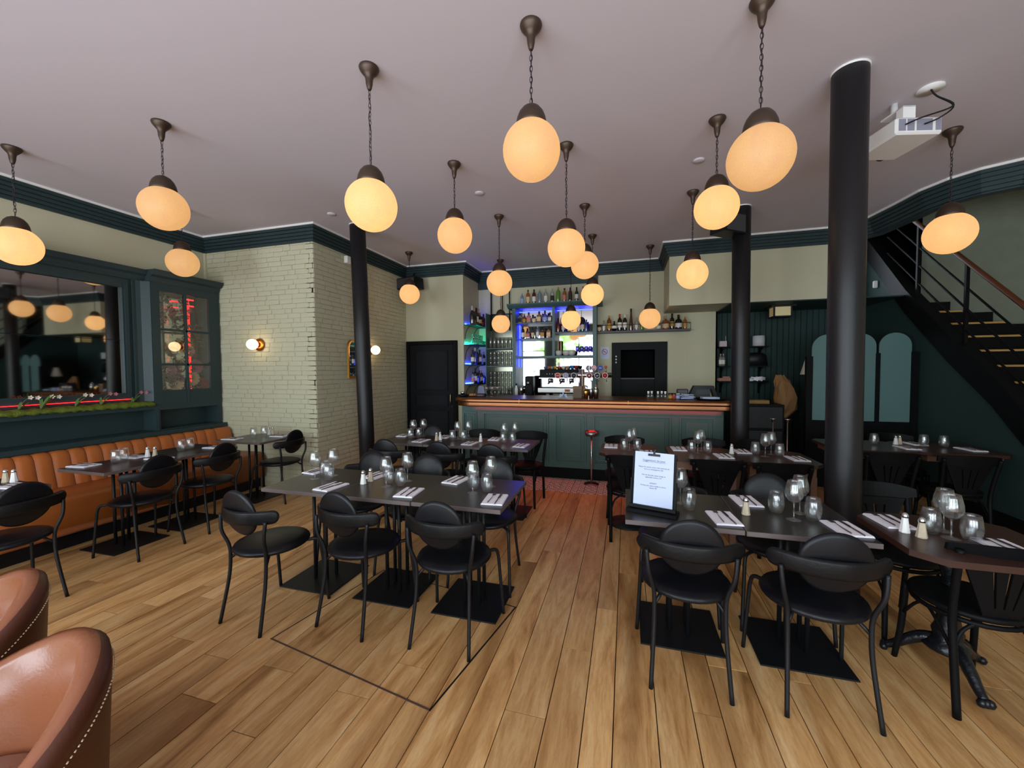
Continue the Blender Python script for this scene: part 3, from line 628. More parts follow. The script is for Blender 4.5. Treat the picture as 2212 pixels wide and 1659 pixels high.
# ---------------------------------------------------------------- chairs
def make_disc_chair():
    t = thing('disc_back_chair', '', 'chair', (0, 0, 0), 0, 'black round-backed dining chairs')
    MB().lathe([(0, .43), (.19, .43), (.212, .44), (.22, .452), (.212, .466), (.17, .478), (0, .482)], 36).build('seat', LEATH, t)
    b = MB(); pr = [(0, -.014), (.128, -.014), (.143, -.006), (.145, .003), (.136, .012), (.10, .019), (0, .021)]
    b.lathe(pr, 36, (0, -.205, .705), Matrix.Rotation(R(-90 + 10), 4, 'X')); b.build('backrest', LEATH, t)
    # curved rail
    v = []; f = []; sec = 8
    us = [-.85 + 1.7 * k / 18 for k in range(19)]; te = [.89, .93, .96, .98, .992, .999]; us = [-t_ for t_ in reversed(te)] + us + te; n = len(us) - 1
    for u in us:
        x = .238 * u; y = -.245 + .115 * abs(u) ** 2.2; ex = 1 if abs(u) < .87 else max(.16, (1 - ((abs(u) - .87) / .13) ** 2.6) ** .5)
        tx, ty = 1, .115 * 2.2 * abs(u) ** 1.2 * (1 if u > 0 else -1) / .238; L_ = math.hypot(tx, ty); nx_, ny_ = -ty / L_, tx / L_
        hh = .041 * ex; th = .0115
        for k in range(sec):
            a = 2 * math.pi * (k + .5) / sec; cx_, cz = math.cos(a), math.sin(a); sx_ = math.copysign(abs(cx_) ** .5, cx_); sz = math.copysign(abs(cz) ** .5, cz)
            v.append((x + nx_ * th * sx_, y + ny_ * th * sx_, .69 + hh * sz))
    for i in range(n):
        for k in range(sec): l = (k + 1) % sec; f.append((i * sec + k, i * sec + l, (i + 1) * sec + l, (i + 1) * sec + k))
    f += [tuple(range(sec)), tuple(n * sec + k for k in range(sec))]
    b = MB(); b.add(v, f, True); b.build('back_rail', mat('black_stained_ash', '131213', .36, var=.2, bump=.12, bscale=60, spec=.18), t)
    for s_ in (-1, 1):
        rear = spline([(s_ * .178, -.228, 0), (s_ * .163, -.178, .25), (s_ * .16, -.165, .38), (s_ * .165, -.168, .47), (s_ * .19, -.195, .57), (s_ * .2, -.19, .67)], 5)
        MB().tube(rear, .0105, 8).build('leg', BLACK, t)
        fr_ = spline([(s_ * .232, .225, 0), (s_ * .218, .195, .30), (s_ * .212, .182, .40), (s_ * .20, .165, .435), (s_ * .17, .13, .438), (s_ * .12, .08, .436)], 5)
        MB().tube(fr_, .0105, 8).build('leg', BLACK, t)
        MB().tube([(s_ * .16, -.166, .385), (s_ * .125, -.12, .425), (s_ * .10, -.08, .43)], .009, 6).build('seat_support', BLACK, t)
    return t
DISC = make_disc_chair(); first = [True]
def disc_chair(x, y, deg, label):
    if first[0]:
        first[0] = False; DISC.location = (x, y, 0); DISC.rotation_euler = (0, 0, R(deg)); DISC['label'] = label; return DISC
    return dup(DISC, (x, y, 0), R(deg), label)
P_ = 'black round-backed chair '
for x, y, d, lb in [(-2.2, 2.03, -6.3, P_ + 'pulled out at the near left end of the centre table row'), (-1.60, 2.16, -7, P_ + 'on the near side of the centre table row, middle one'), (-0.98, 2.16, 0, P_ + 'at the near aisle end of the centre table row, rim chipped'),
                    (-2.13, 2.80, 180, P_ + 'facing the camera across the centre row, nearest the brick wall'), (-1.60, 2.80, 180, P_ + 'facing the camera across the centre row, behind the shakers'), (-0.99, 2.79, 180, P_ + 'facing the camera across the centre row, aisle end'),
                    (0.297, 2.227, 0, P_ + 'with its back to the camera in front of the menu stand'), (0.866, 2.225, 1, P_ + 'with its back to the camera beside the ornate pedestal table'),
                    (0.30, 2.79, 182, P_ + 'behind the menu stand on the far side of its table'), (0.90, 2.81, 178, P_ + 'facing the camera behind the single shaker, next to the column'),
                    (-3.94, 1.58, 92, P_ + 'at the banquette table cut off by the picture edge'), (-4.05, 2.43, 90, P_ + 'at the first full banquette table'), (-4.05, 3.0, 91, P_ + 'at the second full banquette table'), (-4.05, 3.88, 92, P_ + 'at the small table against the brick wall'),
                    (-2.40, 3.80, 2, P_ + 'before the middle table row by the leaning column'), (-1.78, 3.80, -2, P_ + 'at the centre of the near side of the middle table row'), (-1.24, 3.80, 0, P_ + 'at the aisle end of the near side of the middle table row'), (-2.43, 4.50, 180, P_ + 'on the bar side of the middle table row, before the black door')]:
    disc_chair(x, y, d, lb)
def make_bistro_chair():
    t = thing('bistro_chair', '', 'chair', (0, 0, 0), 0, 'black wooden bistro chairs')
    b = MB(); b.lathe([(0, .43), (.19, .43), (.2, .437), (.2, .452), (.19, .458), (0, .452)], 32, sx=1.0, sy=1.0); b.build('seat', BLKW, t)
    for s_ in (-1, 1):
        rear = spline([(s_ * .165, -.21, 0), (s_ * .165, -.178, .3), (s_ * .168, -.172, .45), (s_ * .18, -.205, .64), (s_ * .19, -.235, .765)], 5)
        MB().tube(rear, [.015] * len(rear), 10).build('leg', BLKW, t)
        fr_ = spline([(s_ * .168, .19, 0), (s_ * .155, .165, .2), (s_ * .15, .15, .43)], 4)
        MB().tube(fr_, [.0125 + .004 * k / (len(fr_) - 1) for k in range(len(fr_))], 10).build('leg', BLKW, t)
        MB().tube(spline([(s_ * .166, -.178, .27), (s_ * .13, -.168, .37), (s_ * .06, -.165, .425)], 5), .008, 8).build('bent_brace', BLKW, t)
        MB().tube(spline([(s_ * .158, -.17, .27), (s_ * .16, 0, .40), (s_ * .155, .15, .27)], 5), .0075, 8).build('bent_brace', BLKW, t)
    MB().tube([(.185 * math.cos(a * .2618), .185 * math.sin(a * .2618), .412) for a in range(24)], .012, 6, True).build('seat_ring', BLKW, t)
    # shaped curved top rail
    def panel(name, xw, ztop, zbot, yb, bow, th, lean, holes=None, n=16):
        v = []; f = []
        for i in range(n + 1):
            u = -1 + 2 * i / n; zt, zb = ztop(u), zbot(u)
            for z in (zb, zt):
                x = xw(z) * u; y = yb + bow * (x / .2) ** 2 - lean * (z - .45)
                v += [(x, y - th / 2, z), (x, y + th / 2, z)]
        for i in range(n):
            a, b_ = i * 4, (i + 1) * 4
            f += [(a, b_, b_ + 2, a + 2), (a + 1, a + 3, b_ + 3, b_ + 1), (a + 2, b_ + 2, b_ + 3, a + 3), (a, a + 1, b_ + 1, b_)]
        f += [(0, 2, 3, 1), (n * 4, n * 4 + 1, n * 4 + 3, n * 4 + 2)]
        b = MB(); b.add(v, f, True); 
        for i in range(len(b.sm)): b.sm[i] = False
        return b.build(name, BLKW, t)
    LN = .21
    panel('top_rail', lambda z: .215, lambda u: .80 - .02 * (abs(u) ** 3), lambda u: .70 + .045 * max(0, abs(u) - .55) * 1.6, -.20, .06, .016, LN)
    pb = MB()
    def patch(u0, u1, z0, z1, n=4):
        v = []; f = []
        for i in range(n + 1):
            u = u0 + (u1 - u0) * i / n
            for z in (z0, z1):
                x = (.062 + .095 * (z - .45) / .26) * u; y = -.176 + .03 * (x / .2) ** 2 - .16 * (z - .45); v += [(x, y - .006, z), (x, y + .006, z)]
        for i in range(n):
            a, b_ = i * 4, (i + 1) * 4; f += [(a, b_, b_ + 2, a + 2), (a + 1, a + 3, b_ + 3, b_ + 1), (a + 2, b_ + 2, b_ + 3, a + 3), (a, a + 1, b_ + 1, b_)]
        pb.add(v, f + [(0, 2, 3, 1), (n * 4, n * 4 + 1, n * 4 + 3, n * 4 + 2)])
    patch(-1, 1, .45, .50, 8); patch(-1, 1, .67, .715, 8)
    for u0, u1 in ((-1, -.42), (-.34, -.05), (.05, .34), (.42, 1)): patch(u0, u1, .50, .67)
    pb.build('back_panel', BLKW, t)
    return t
BIS = make_bistro_chair(); bf = [True]
def bistro(x, y, deg, label):
    if bf[0]:
        bf[0] = False; BIS.location = (x, y, 0); BIS.rotation_euler = (0, 0, R(deg)); BIS['label'] = label; return BIS
    return dup(BIS, (x, y, 0), R(deg), label)
Q_ = 'black wooden bistro chair '
for x, y, d, lb in [(1.565, 2.40, 2, Q_ + 'nearest to the camera at the ornate pedestal table'), (1.56, 2.90, 184, Q_ + 'on the far side of the ornate pedestal table'), (0.02, 3.87, 4, Q_ + 'with slotted back behind the menu stand'), (0.745, 3.86, -2, Q_ + 'before the walnut table with the single white shaker'), (1.20, 3.86, 3, Q_ + 'at the walnut table end, partly hidden by the round chair back'),
                    (-0.02, 4.42, 180, Q_ + 'on the bar side of the single walnut table'), (0.80, 4.47, 182, Q_ + 'on the bar side of the double walnut table'), (1.33, 4.50, 178, Q_ + 'on the far side beside the bar-end column'),
                    (-1.72, 4.52, 180, Q_ + 'on the bar side of the middle table row, centre'), (-1.13, 4.50, 176, Q_ + 'on the bar side, aisle end of the middle row'),
                    (2.28, 4.56, 0, Q_ + 'with slotted back before the corner table, beside the column'), (2.82, 4.54, 0, Q_ + 'before the corner table under the stair wall'), (2.86, 5.30, 180, Q_ + 'behind the corner table in front of the arched screen')]:
    bistro(x, y, d, lb)
# ---------------------------------------------------------------- tables
def slim_table(x0, x1, y0, y1, bx, by, label, bw=.435):
    t = thing('bistro_table', label, 'table', (bx, by, 0), 0, 'black laminate tables')
    b = MB(); b.cbox(x0 - bx + .0015, x1 - bx - .0015, y0 - by, y1 - by, .725, .75, .002)
    b.mi = [0 if f == 5 else 1 for f in range(len(b.f))]
    b.build('table_top', [TOP, TOPE], t, fix=False)
    MB().cbox(-bw / 2, bw / 2, -bw / 2, bw / 2, 0.001, .009, .002).build('base_plate', BLACK, t)
    for sx in (-1, 1):
        for sy in (-1, 1): MB().tube([(sx * .05, sy * .05, .009), (sx * .05, sy * .05, .722)], .0125, 10).build('leg', BLACK, t)
    MB().box(-.17, .17, -.17, .17, .717, .724).build('mounting_plate', BLACK, t)
    return t
T_ = 'slim black table '
slim_table(-2.41, -1.836, 2.14, 2.74, -2.175, 2.47, T_ + 'at the brick-wall end of the centre row of three')
slim_table(-1.834, -1.262, 2.14, 2.75, -1.57, 2.48, T_ + 'in the middle of the centre row of three')
slim_table(-1.26, -.686, 2.145, 2.765, -.978, 2.475, T_ + 'at the aisle end of the centre row of three')
slim_table(-.005, .567, 2.185, 2.755, .30, 2.53, T_ + 'carrying the menu stand')
slim_table(.569, 1.125, 2.178, 2.76, .895, 2.525, T_ + 'next to the menu table, with a napkin at its outer corner')
slim_table(-2.70, -2.112, 3.86, 4.42, -2.40, 4.14, T_ + 'nearest to the leaning column in the row before the bar')
slim_table(-2.11, -1.527, 3.86, 4.42, -1.82, 4.14, T_ + 'in the middle of the row before the bar')
slim_table(-1.525, -.94, 3.85, 4.43, -1.23, 4.14, T_ + 'at the aisle end of the row before the bar')
slim_table(-4.56, -3.97, 1.24, 1.83, -4.36, 1.52, T_ + 'before the banquette, cut off by the picture edge')
slim_table(-4.55, -3.98, 2.135, 2.715, -4.36, 2.48, T_ + 'before the banquette holding the two shakers')
slim_table(-4.60, -4.0, 2.717, 3.29, -4.375, 3.01, T_ + 'before the banquette with two tumblers, second full one')
slim_table(-4.60, -3.94, 3.50, 4.03, -4.38, 3.84, T_ + 'standing against the painted brick wall')
def walnut_table(x0, x1, y0, y1, label, base='round', cut=.06, leg=None):
    cx, cy_ = (x0 + x1) / 2, (y0 + y1) / 2; hx, hy = (x1 - x0) / 2, (y1 - y0) / 2
    t = thing('walnut_table', label, 'table', (cx, cy_, 0), 0, 'dark walnut tables')
    def octo(e): return [(-hx + cut, -hy + e), (hx - cut, -hy + e), (hx - e, -hy + cut), (hx - e, hy - cut), (hx - cut, hy - e), (-hx + cut, hy - e), (-hx + e, hy - cut), (-hx + e, -hy + cut)]
    MB().prism(octo(0), .722, .75).build('table_top', WTOP, t)
    if base == 'round':
        MB().lathe([(.20, 0), (.20, .012), (.05, .03), (.03, .05), (.028, .70), (.10, .72)], 28).build('pedestal', BLACK, t)
        MB().box(-hx + .06, hx - .06, -hy + .06, hy - .06, .66, .7215).build('apron', WLEG, t)
    elif base == 'legs':
        MB().box(-hx + .05, hx - .05, -hy + .05, hy - .05, .64, .7215).build('apron', WLEG, t)
        for sx in (-1, 1):
            for sy in (-1, 1): MB().cbox(sx * (hx - .07) - .025, sx * (hx - .07) + .025, sy * (hy - .07) - .025, sy * (hy - .07) + .025, 0, .64, .003).build('leg', WLEG, t)
    return t
walnut_table(-.25, .30, 3.86, 4.43, 'single dark walnut table behind the menu stand, round iron foot')
walnut_table(.385, .975, 3.83, 4.42, 'dark walnut table with the single white shaker, before the bar end', 'legs')
walnut_table(.978, 1.57, 3.81, 4.40, 'dark walnut table end in front of the bar-end column', 'legs')
walnut_table(2.0, 2.68, 4.64, 5.28, 'dark walnut corner table behind the thick column')
walnut_table(2.682, 3.36, 4.64, 5.28, 'dark walnut corner table next to the stair wall')
orn = walnut_table(1.20, 1.82, 2.06, 2.66, 'dark wooden table on an ornate cast-iron pedestal', None, .09)
pz = (1.575 - 1.51, 2.52 - 2.36)
MB().lathe([(.085, .115), (.10, .13), (.075, .16), (.055, .18), (.062, .21), (.05, .24), (.042, .30), (.05, .34), (.035, .40), (.03, .50), (.04, .54), (.032, .58), (.035, .68), (.07, .70), (.12, .715), (.12, .721)], 20, (pz[0], pz[1], 0)).build('pedestal', mat('black_cast_iron', '15171c', .28, .3, var=.2, bump=.4, bscale=40), orn)
for k, a in enumerate((150, 30, 270)):
    pts = spline([(0.03, 0, .15), (.09, 0, .14), (.15, 0, .095), (.19, 0, .055), (.225, 0, .03)], 5)
    ca, sa = math.cos(R(a)), math.sin(R(a))
    lg = MB().tube([(pz[0] + p.x * ca, pz[1] + p.x * sa, p.z) for p in pts], [.034 - .016 * i / (len(pts) - 1) for i in range(len(pts))], 10).build('claw_leg', MATS['black_cast_iron'], orn)
    fb_ = MB()
    for j in (-1, 0, 1): fb_.lathe([(0, -.022), (.014, -.015), (.019, 0), (.013, .014), (0, .019)], 10, (pz[0] + .235 * ca - j * .016 * sa, pz[1] + .235 * sa + j * .016 * ca, .0225))
    fb_.build('claw_foot', MATS['black_cast_iron'], lg)
# ---------------------------------------------------------------- table ware
ZT = 0.7505
def wine_prof(s=1.0):
    o = [(0, 0), (.034, 0), (.034, .0015), (.012, .005), (.0042, .012), (.0036, .05), (.0038, .082), (.008, .09), (.026, .102), (.039, .122), (.0425, .14), (.040, .165), (.034, .19), (.0295, .208)]
    i = [(.0287, .208), (.0332, .19), (.0392, .165), (.0417, .14), (.0382, .1225), (.025, .1035), (.006, .094), (0, .093)]
    return [(r * s, z * s) for r, z in o + i]
def tum_prof():
    o = [(0, 0), (.023, 0), (.027, .003), (.035, .02), (.0395, .045), (.0395, .068), (.0355, .096), (.031, .118)]
    i = [(.0301, .118), (.0345, .096), (.0384, .068), (.0383, .045), (.033, .022), (.024, .012), (0, .011)]
    return o + i
wine_me = MB().lathe(wine_prof(), 24).mesh('wine_glass', CLEAR); tum_me = MB().lathe(tum_prof(), 24).mesh('tumbler', CLEAR)
def fix_normals(me):
    import bmesh
    bm = bmesh.new(); bm.from_mesh(me); bmesh.ops.recalc_face_normals(bm, faces=bm.faces); bm.to_mesh(me); bm.free()
fix_normals(wine_me); fix_normals(tum_me)
def wine(x, y, lb): return tag(put('wine_glass', wine_me, None, (x, y, ZT), rnd.uniform(0, 6)), lb, 'wine glass', 'wine glasses on the tables')
def tumb(x, y, lb, z=ZT): return tag(put('tumbler', tum_me, None, (x, y, z), rnd.uniform(0, 6)), lb, 'tumbler', 'stemless tumblers on the tables')
def napkin_mesh():
    b = MB()
    for k, (w, l, z0, z1) in enumerate(((.066, .10, 0, .0035), (.0645, .0985, .0035, .0065), (.063, .097, .0065, .009))): b.cbox(-w, w, -l, l, z0, z1, .001)
    return b.mesh('napkin', CLOTH)
nap_me = napkin_mesh()
fk = MB(); fk.tube(spline([(0, -.09, .0035), (0, -.02, .003), (0, .03, .006), (0, .05, .006)], 4), [.0042, .004, .0038, .0036, .0034, .003, .0026, .0025, .0025, .0026, .003, .004, .005], 6, flat=.45)
fk.box(-.011, .011, .048, .062, .003, .0052)
for k in range(4): fk.box(-.011 + k * .0064, -.0084 + k * .0064, .062, .1, .003, .0048)
fork_me = fk.mesh('fork', CUTL)
kn = MB(); kn.tube([(0, -.1, .004), (0, -.02, .004), (0, 0, .004)], [.0048, .0045, .0035], 6, flat=.5); kn.prism([(-.006, 0), (.004, 0), (.0085, .02), (.0085, .07), (.004, .1), (-.006, .105)], .003, .0048)
knife_me = kn.mesh('knife', CUTL)
def setting(x, y, deg, where):
    a = R(deg); z = ZT
    tag(put('napkin', nap_me, None, (x, y, z), a), 'folded white napkin ' + where, 'napkin', 'place settings')
    f = lambda dx, dy: (x + dx * math.cos(a) - dy * math.sin(a), y + dx * math.sin(a) + dy * math.cos(a), z + .0088)
    flip = R(rnd.uniform(-4, 4))
    tag(put('fork', fork_me, None, f(-.022, .01), a + flip), 'steel fork on the napkin ' + where, 'fork', 'place settings')
    tag(put('knife', knife_me, None, f(.022, .0), a + R(rnd.uniform(-4, 4))), 'steel knife on the napkin ' + where, 'knife', 'place settings')
def make_shaker():
    t = thing('shaker', '', 'shaker', (0, 0, 0), 0, 'salt and pepper shakers')
    b = MB(); b.lathe([(.021, 0), (.0225, .004), (.0205, .012), (.0165, .04), (.013, .065), (.0125, .072)], 8, smooth=False); b.build('jar', SALT, t)
    MB().lathe([(.0125, .072), (.0142, .073), (.0145, .081), (.012, .09), (.006, .096), (0, .098)], 16).build('cap', CHROME, t)
    return t
SH = make_shaker(); sf = [True]
def shaker(x, y, pepper, lb):
    if sf[0]: sf[0] = False; t = SH; t.location = (x, y, ZT); t['label'] = lb
    else: t = dup(SH, (x, y, ZT), rnd.uniform(0, 3), lb)
    for c in t.children:
        if c.name.startswith('jar'): c.material_slots[0].link = 'OBJECT'; c.material_slots[0].material = PEPPER if pepper else SALT
for x, y, d, w in [(-2.36, 2.62, -8, 'at the far brick-wall corner of the centre row'), (-1.95, 2.28, -6, 'on the centre row by its first seam'), (-1.82, 2.62, -6, 'on the far side of the centre row behind the shakers'), (-1.36, 2.30, 5, 'on the near side of the centre row, middle chair'), (-1.18, 2.65, -8, 'on the far side of the centre row, third table'), (-.775, 2.31, 6, 'at the near aisle corner of the centre row'),
                   (-2.62, 4.34, 4, 'at the far column end of the row before the bar'), (-2.23, 4.05, -4, 'on the near side of the bar row, first chair'), (-2.08, 4.36, 0, 'on the far side of the bar row, middle'), (-1.63, 4.03, -3, 'on the near side of the bar row, middle chair'), (-1.45, 4.36, 2, 'on the far side of the bar row, third table'), (-1.06, 4.04, -3, 'at the near aisle corner of the bar row'),
                   (.50, 2.33, 6, 'before the first near chair beside the menu stand'), (.69, 2.67, 5, 'on the far side behind the lone shaker'), (1.045, 2.33, 6, 'at the outer corner next to the pedestal table'),
                   (-.15, 4.25, 0, 'on the far side of the single walnut table'), (.19, 4.0, 2, 'just behind the menu clip'), (.50, 4.26, 3, 'on the far edge of the double walnut table'), (.85, 4.0, 4, 'on the near edge of the double walnut table'), (1.06, 4.27, 4, 'beside the white shaker of the walnut table'), (1.44, 4.04, 5, 'at the outer end of the double walnut table'),
                   (1.31, 2.50, 4, 'beside the shakers on the pedestal table'), (1.61, 2.26, 4, 'on the pedestal table, cut by the picture edge'),
                   (2.88, 5.14, 6, 'on the far edge of the corner table'), (2.67, 4.86, 3, 'on the near edge of the corner table by the shakers'), (3.19, 4.90, 8, 'at the stair-wall end of the corner table'),
                   (-4.46, 2.26, 96, 'on the wall side of the first full banquette table'), (-4.45, 2.62, 96, 'behind the shakers of the banquette tables'), (-4.14, 2.63, 92, 'before the shakers of the banquette tables'), (-4.16, 3.17, 94, 'at the far end of the second banquette table'), (-4.14, 1.72, 96, 'on the cut-off banquette table'), (-4.48, 3.62, 94, 'on the near corner of the brick-wall table'), (-4.10, 3.93, 92, 'on the brick-wall table before the chair')]:
    setting(x, y, d, w)
for i, (x, y, w) in enumerate([(-2.22, 2.43, 'at the brick-wall end of the centre row, front one'), (-2.15, 2.54, 'at the brick-wall end of the centre row, rear one'), (-1.59, 2.39, 'beside the shakers of the centre row, front one'), (-1.52, 2.55, 'beside the shakers of the centre row, rear one'), (-.96, 2.41, 'at the aisle end of the centre row, front one'), (-.89, 2.57, 'at the aisle end of the centre row, rear one'),
                    (-2.45, 4.26, 'nearest to the leaning column in the bar row'), (-2.37, 4.36, 'second from the leaning column in the bar row'), (-1.87, 4.25, 'in the middle of the bar row, front one'), (-1.77, 4.33, 'in the middle of the bar row, rear one'), (-1.30, 4.22, 'at the aisle end of the bar row, front one'), (-1.20, 4.31, 'at the aisle end of the bar row, rear one'),
                    (.31, 2.54, 'close beside the menu stand'), (.24, 2.64, 'half hidden behind the menu stand'), (.85, 2.41, 'in front between the two tumblers next to the column'), (.92, 2.53, 'behind the front wine glass next to the column'),
                    (.03, 4.07, 'on the single walnut table, front one'), (.07, 4.18, 'on the single walnut table, rear one'), (.65, 4.09, 'on the double walnut table, first cluster front'), (.70, 4.21, 'on the double walnut table, first cluster rear'), (1.21, 4.09, 'on the double walnut table end cluster, front'), (1.29, 4.20, 'on the double walnut table end cluster, rear'), (1.46, 2.335, 'on the pedestal table, front one'), (1.49, 2.43, 'on the pedestal table, rear one')]):
    wine(x, y, 'clear stemmed wine glass ' + w)
for x, y, w in [(-2.21, 2.52, 'behind the first wine glass of the centre row'), (-2.11, 2.44, 'at the brick-wall end of the centre row, before the rear wine glass'), (-1.63, 2.48, 'between shakers and wine glasses of the centre row'), (-1.51, 2.44, 'before the rear wine glass by the centre shakers'), (-.99, 2.50, 'behind the front wine glass at the aisle end'), (-.88, 2.46, 'at the aisle end of the centre row, in front'),
                (-2.44, 4.17, 'nearest to the leaning column'), (-2.37, 4.25, 'second from the leaning column'), (-1.90, 4.17, 'in the middle of the bar row, first'), (-1.77, 4.18, 'in the middle of the bar row, second'), (-1.29, 4.15, 'near the aisle end of the bar row, first'), (-1.19, 4.17, 'near the aisle end of the bar row, second'),
                (.345, 2.44, 'beside the menu stand'), (.80, 2.51, 'before the column, on the menu side'), (.945, 2.43, 'before the column, on the outer side'),
                (-.02, 4.05, 'on the single walnut table, first'), (.105, 4.08, 'on the single walnut table, second'), (.60, 4.12, 'on the double walnut table, first cluster first'), (.74, 4.12, 'on the double walnut table, first cluster second'), (1.15, 4.16, 'on the walnut table end cluster, first'), (1.33, 4.11, 'on the walnut table end cluster, second'),
                (1.415, 2.39, 'by the shakers of the pedestal table'), (1.535, 2.335, 'on the outer side of the pedestal table'),
                (2.47, 5.0, 'on the corner table right beside the column'), (2.89, 5.01, 'on the corner table in the middle'), (3.04, 4.99, 'on the corner table nearest to the stair wall'),
                (-4.33, 2.41, 'on the first full banquette table, front'), (-4.37, 2.49, 'on the first full banquette table, rear'), (-4.33, 2.95, 'on the second full banquette table, front'), (-4.34, 3.04, 'on the second full banquette table, rear'), (-4.35, 3.79, 'on the brick-wall table, first'), (-4.31, 3.90, 'on the brick-wall table by the shakers')]:
    tumb(x, y, 'clear stemless tumbler ' + w)
for x, y, p, w in [(-1.785, 2.405, 0, 'salt shaker with steel cap on the centre row'), (-1.775, 2.475, 1, 'pepper shaker with steel cap on the centre row'), (-2.075, 4.12, 1, 'pepper shaker on the bar row, first of two'), (-2.05, 4.16, 0, 'salt shaker on the bar row, second of two'), (-1.56, 4.17, 0, 'lone white salt shaker on the bar row'), (.63, 2.43, 1, 'lone pepper shaker at the seam beside the menu table'), (.95, 4.15, 0, 'lone salt shaker on the double walnut table'), (1.30, 2.365, 0, 'salt shaker on the ornate pedestal table'), (1.335, 2.31, 1, 'pepper shaker on the ornate pedestal table'), (2.68, 5.05, 0, 'salt shaker on the corner table, first of two'), (2.73, 5.08, 1, 'pepper shaker on the corner table, second of two'), (-4.34, 2.66, 0, 'salt shaker on the banquette tables at their seam'), (-4.29, 2.69, 1, 'pepper shaker on the banquette tables at their seam'), (-4.36, 1.77, 1, 'pepper shaker on the cut-off banquette table'), (-4.31, 1.79, 0, 'salt shaker on the cut-off banquette table'), (-4.33, 3.985, 0, 'salt shaker on the brick-wall table'), (-4.30, 4.015, 1, 'pepper shaker on the brick-wall table')]:
    shaker(x, y, p, w)
# menu stand
me_ = thing('menu_stand', 'black menu stand with a clipped white sheet on the near table', 'menu', (.14, 2.325, ZT), R(-16))
MB().cbox(-.135, .135, -.045, .045, 0, .02, .002).build('foot', BLKW, me_)
TL = R(-9)
def mp(b, name, m, par=me_):
    M = Matrix.Translation((0, 0, .02)) @ Matrix.Rotation(TL, 4, 'X'); b.v = [tuple(M @ Vector(p)) for p in b.v]; return b.build(name, m, par)
mp(MB().box(-.118, .118, 0, .008, -.002, .31), 'back_board', BLKW)
mp(MB().box(-.124, -.114, -.008, .012, 0, .16).box(.114, .124, -.008, .012, 0, .16).box(-.124, .124, -.018, -.006, 0, .018), 'holder_frame', BLKW)
sheet = mp(MB().box(-.105, .105, -.0045, -.001, .016, .312), 'paper_sheet', PAPER)
clip = mp(MB().box(-.032, .032, -.012, .012, .292, .304), 'binder_clip', BLACK)
mp(MB().lathe([(.012, -.005), (.014, 0), (.012, .005)], 14, (0, 0, .325), Matrix.Rotation(R(90), 4, 'X')).box(-.006, .006, -.006, .006, .3, .32), 'clip_handle', BLACK, clip)
RT = (R(90) + TL, 0, 0)
def ml(body, size, z, name='text_line'):
    M = Matrix.Translation((0, 0, .02)) @ Matrix.Rotation(TL, 4, 'X'); p = M @ Vector((0, -.0052, z)); text(name, body, size, sheet, p, RT, INK, ext=.0001)
ml('Suggestions du Jour', .0155, .262, 'heading'); mp(MB().box(-.064, .064, -.0055, -.005, .2575, .2585), 'underline', INK, sheet)
for z, s_ in ((.226, 'Magret de canard, sauce miel, pommes de'), (.214, 'terre et champignons 22\u20ac'), (.182, 'Filet de daurade, sauce vierge et'), (.170, 'tagliatelles maison 21\u20ac'), (.138, 'DESSERT'), (.124, 'Profiteroles, glace vanille et choco'), (.112, 'maison 9\u20ac')): ml(s_, .0098, z)
# ---------------------------------------------------------------- pendant lamps
def chain(b, z0, z1):
    n = max(2, int((z0 - z1) / .026)); st_ = (z0 - z1) / n
    for k in range(n):
        zc = z0 - (k + .5) * st_; pts = []
        for i in range(10):
            a = 6.28 * i / 10; u, w = math.cos(a) * .0075, math.sin(a) * (st_ * .5 + .005); pts.append((u, 0, zc + w) if k % 2 else (0, u, zc + w))
        b.tube(pts, .0019, 4, True)
canopy_me = MB().lathe([(0, 0), (.058, 0), (.060, -.008), (.054, -.022), (.038, -.042), (.026, -.055), (.022, -.075), (.020, -.10), (.014, -.125), (.009, -.135), (0, -.136)], 24).mesh('canopy', BRONZE)
cap_me = MB().lathe([(.079, 0), (.083, .006), (.082, .02), (.077, .045), (.066, .072), (.048, .095), (.026, .108), (.008, .114), (0, .115)], 28).mesh('cap', BRONZE)
gp = [(.155 * math.sin(math.pi * k / 20), -.155 * math.cos(math.pi * k / 20)) for k in range(0, 21)]
gp = [p for p in gp if not (p[1] > .138)]
globe_me = MB().lathe([(max(r, 0), z) for r, z in gp] + [(.07, .1385)], 36).mesh('globe', GLOBE)
for m_ in (canopy_me, cap_me, globe_me): fix_normals(m_)
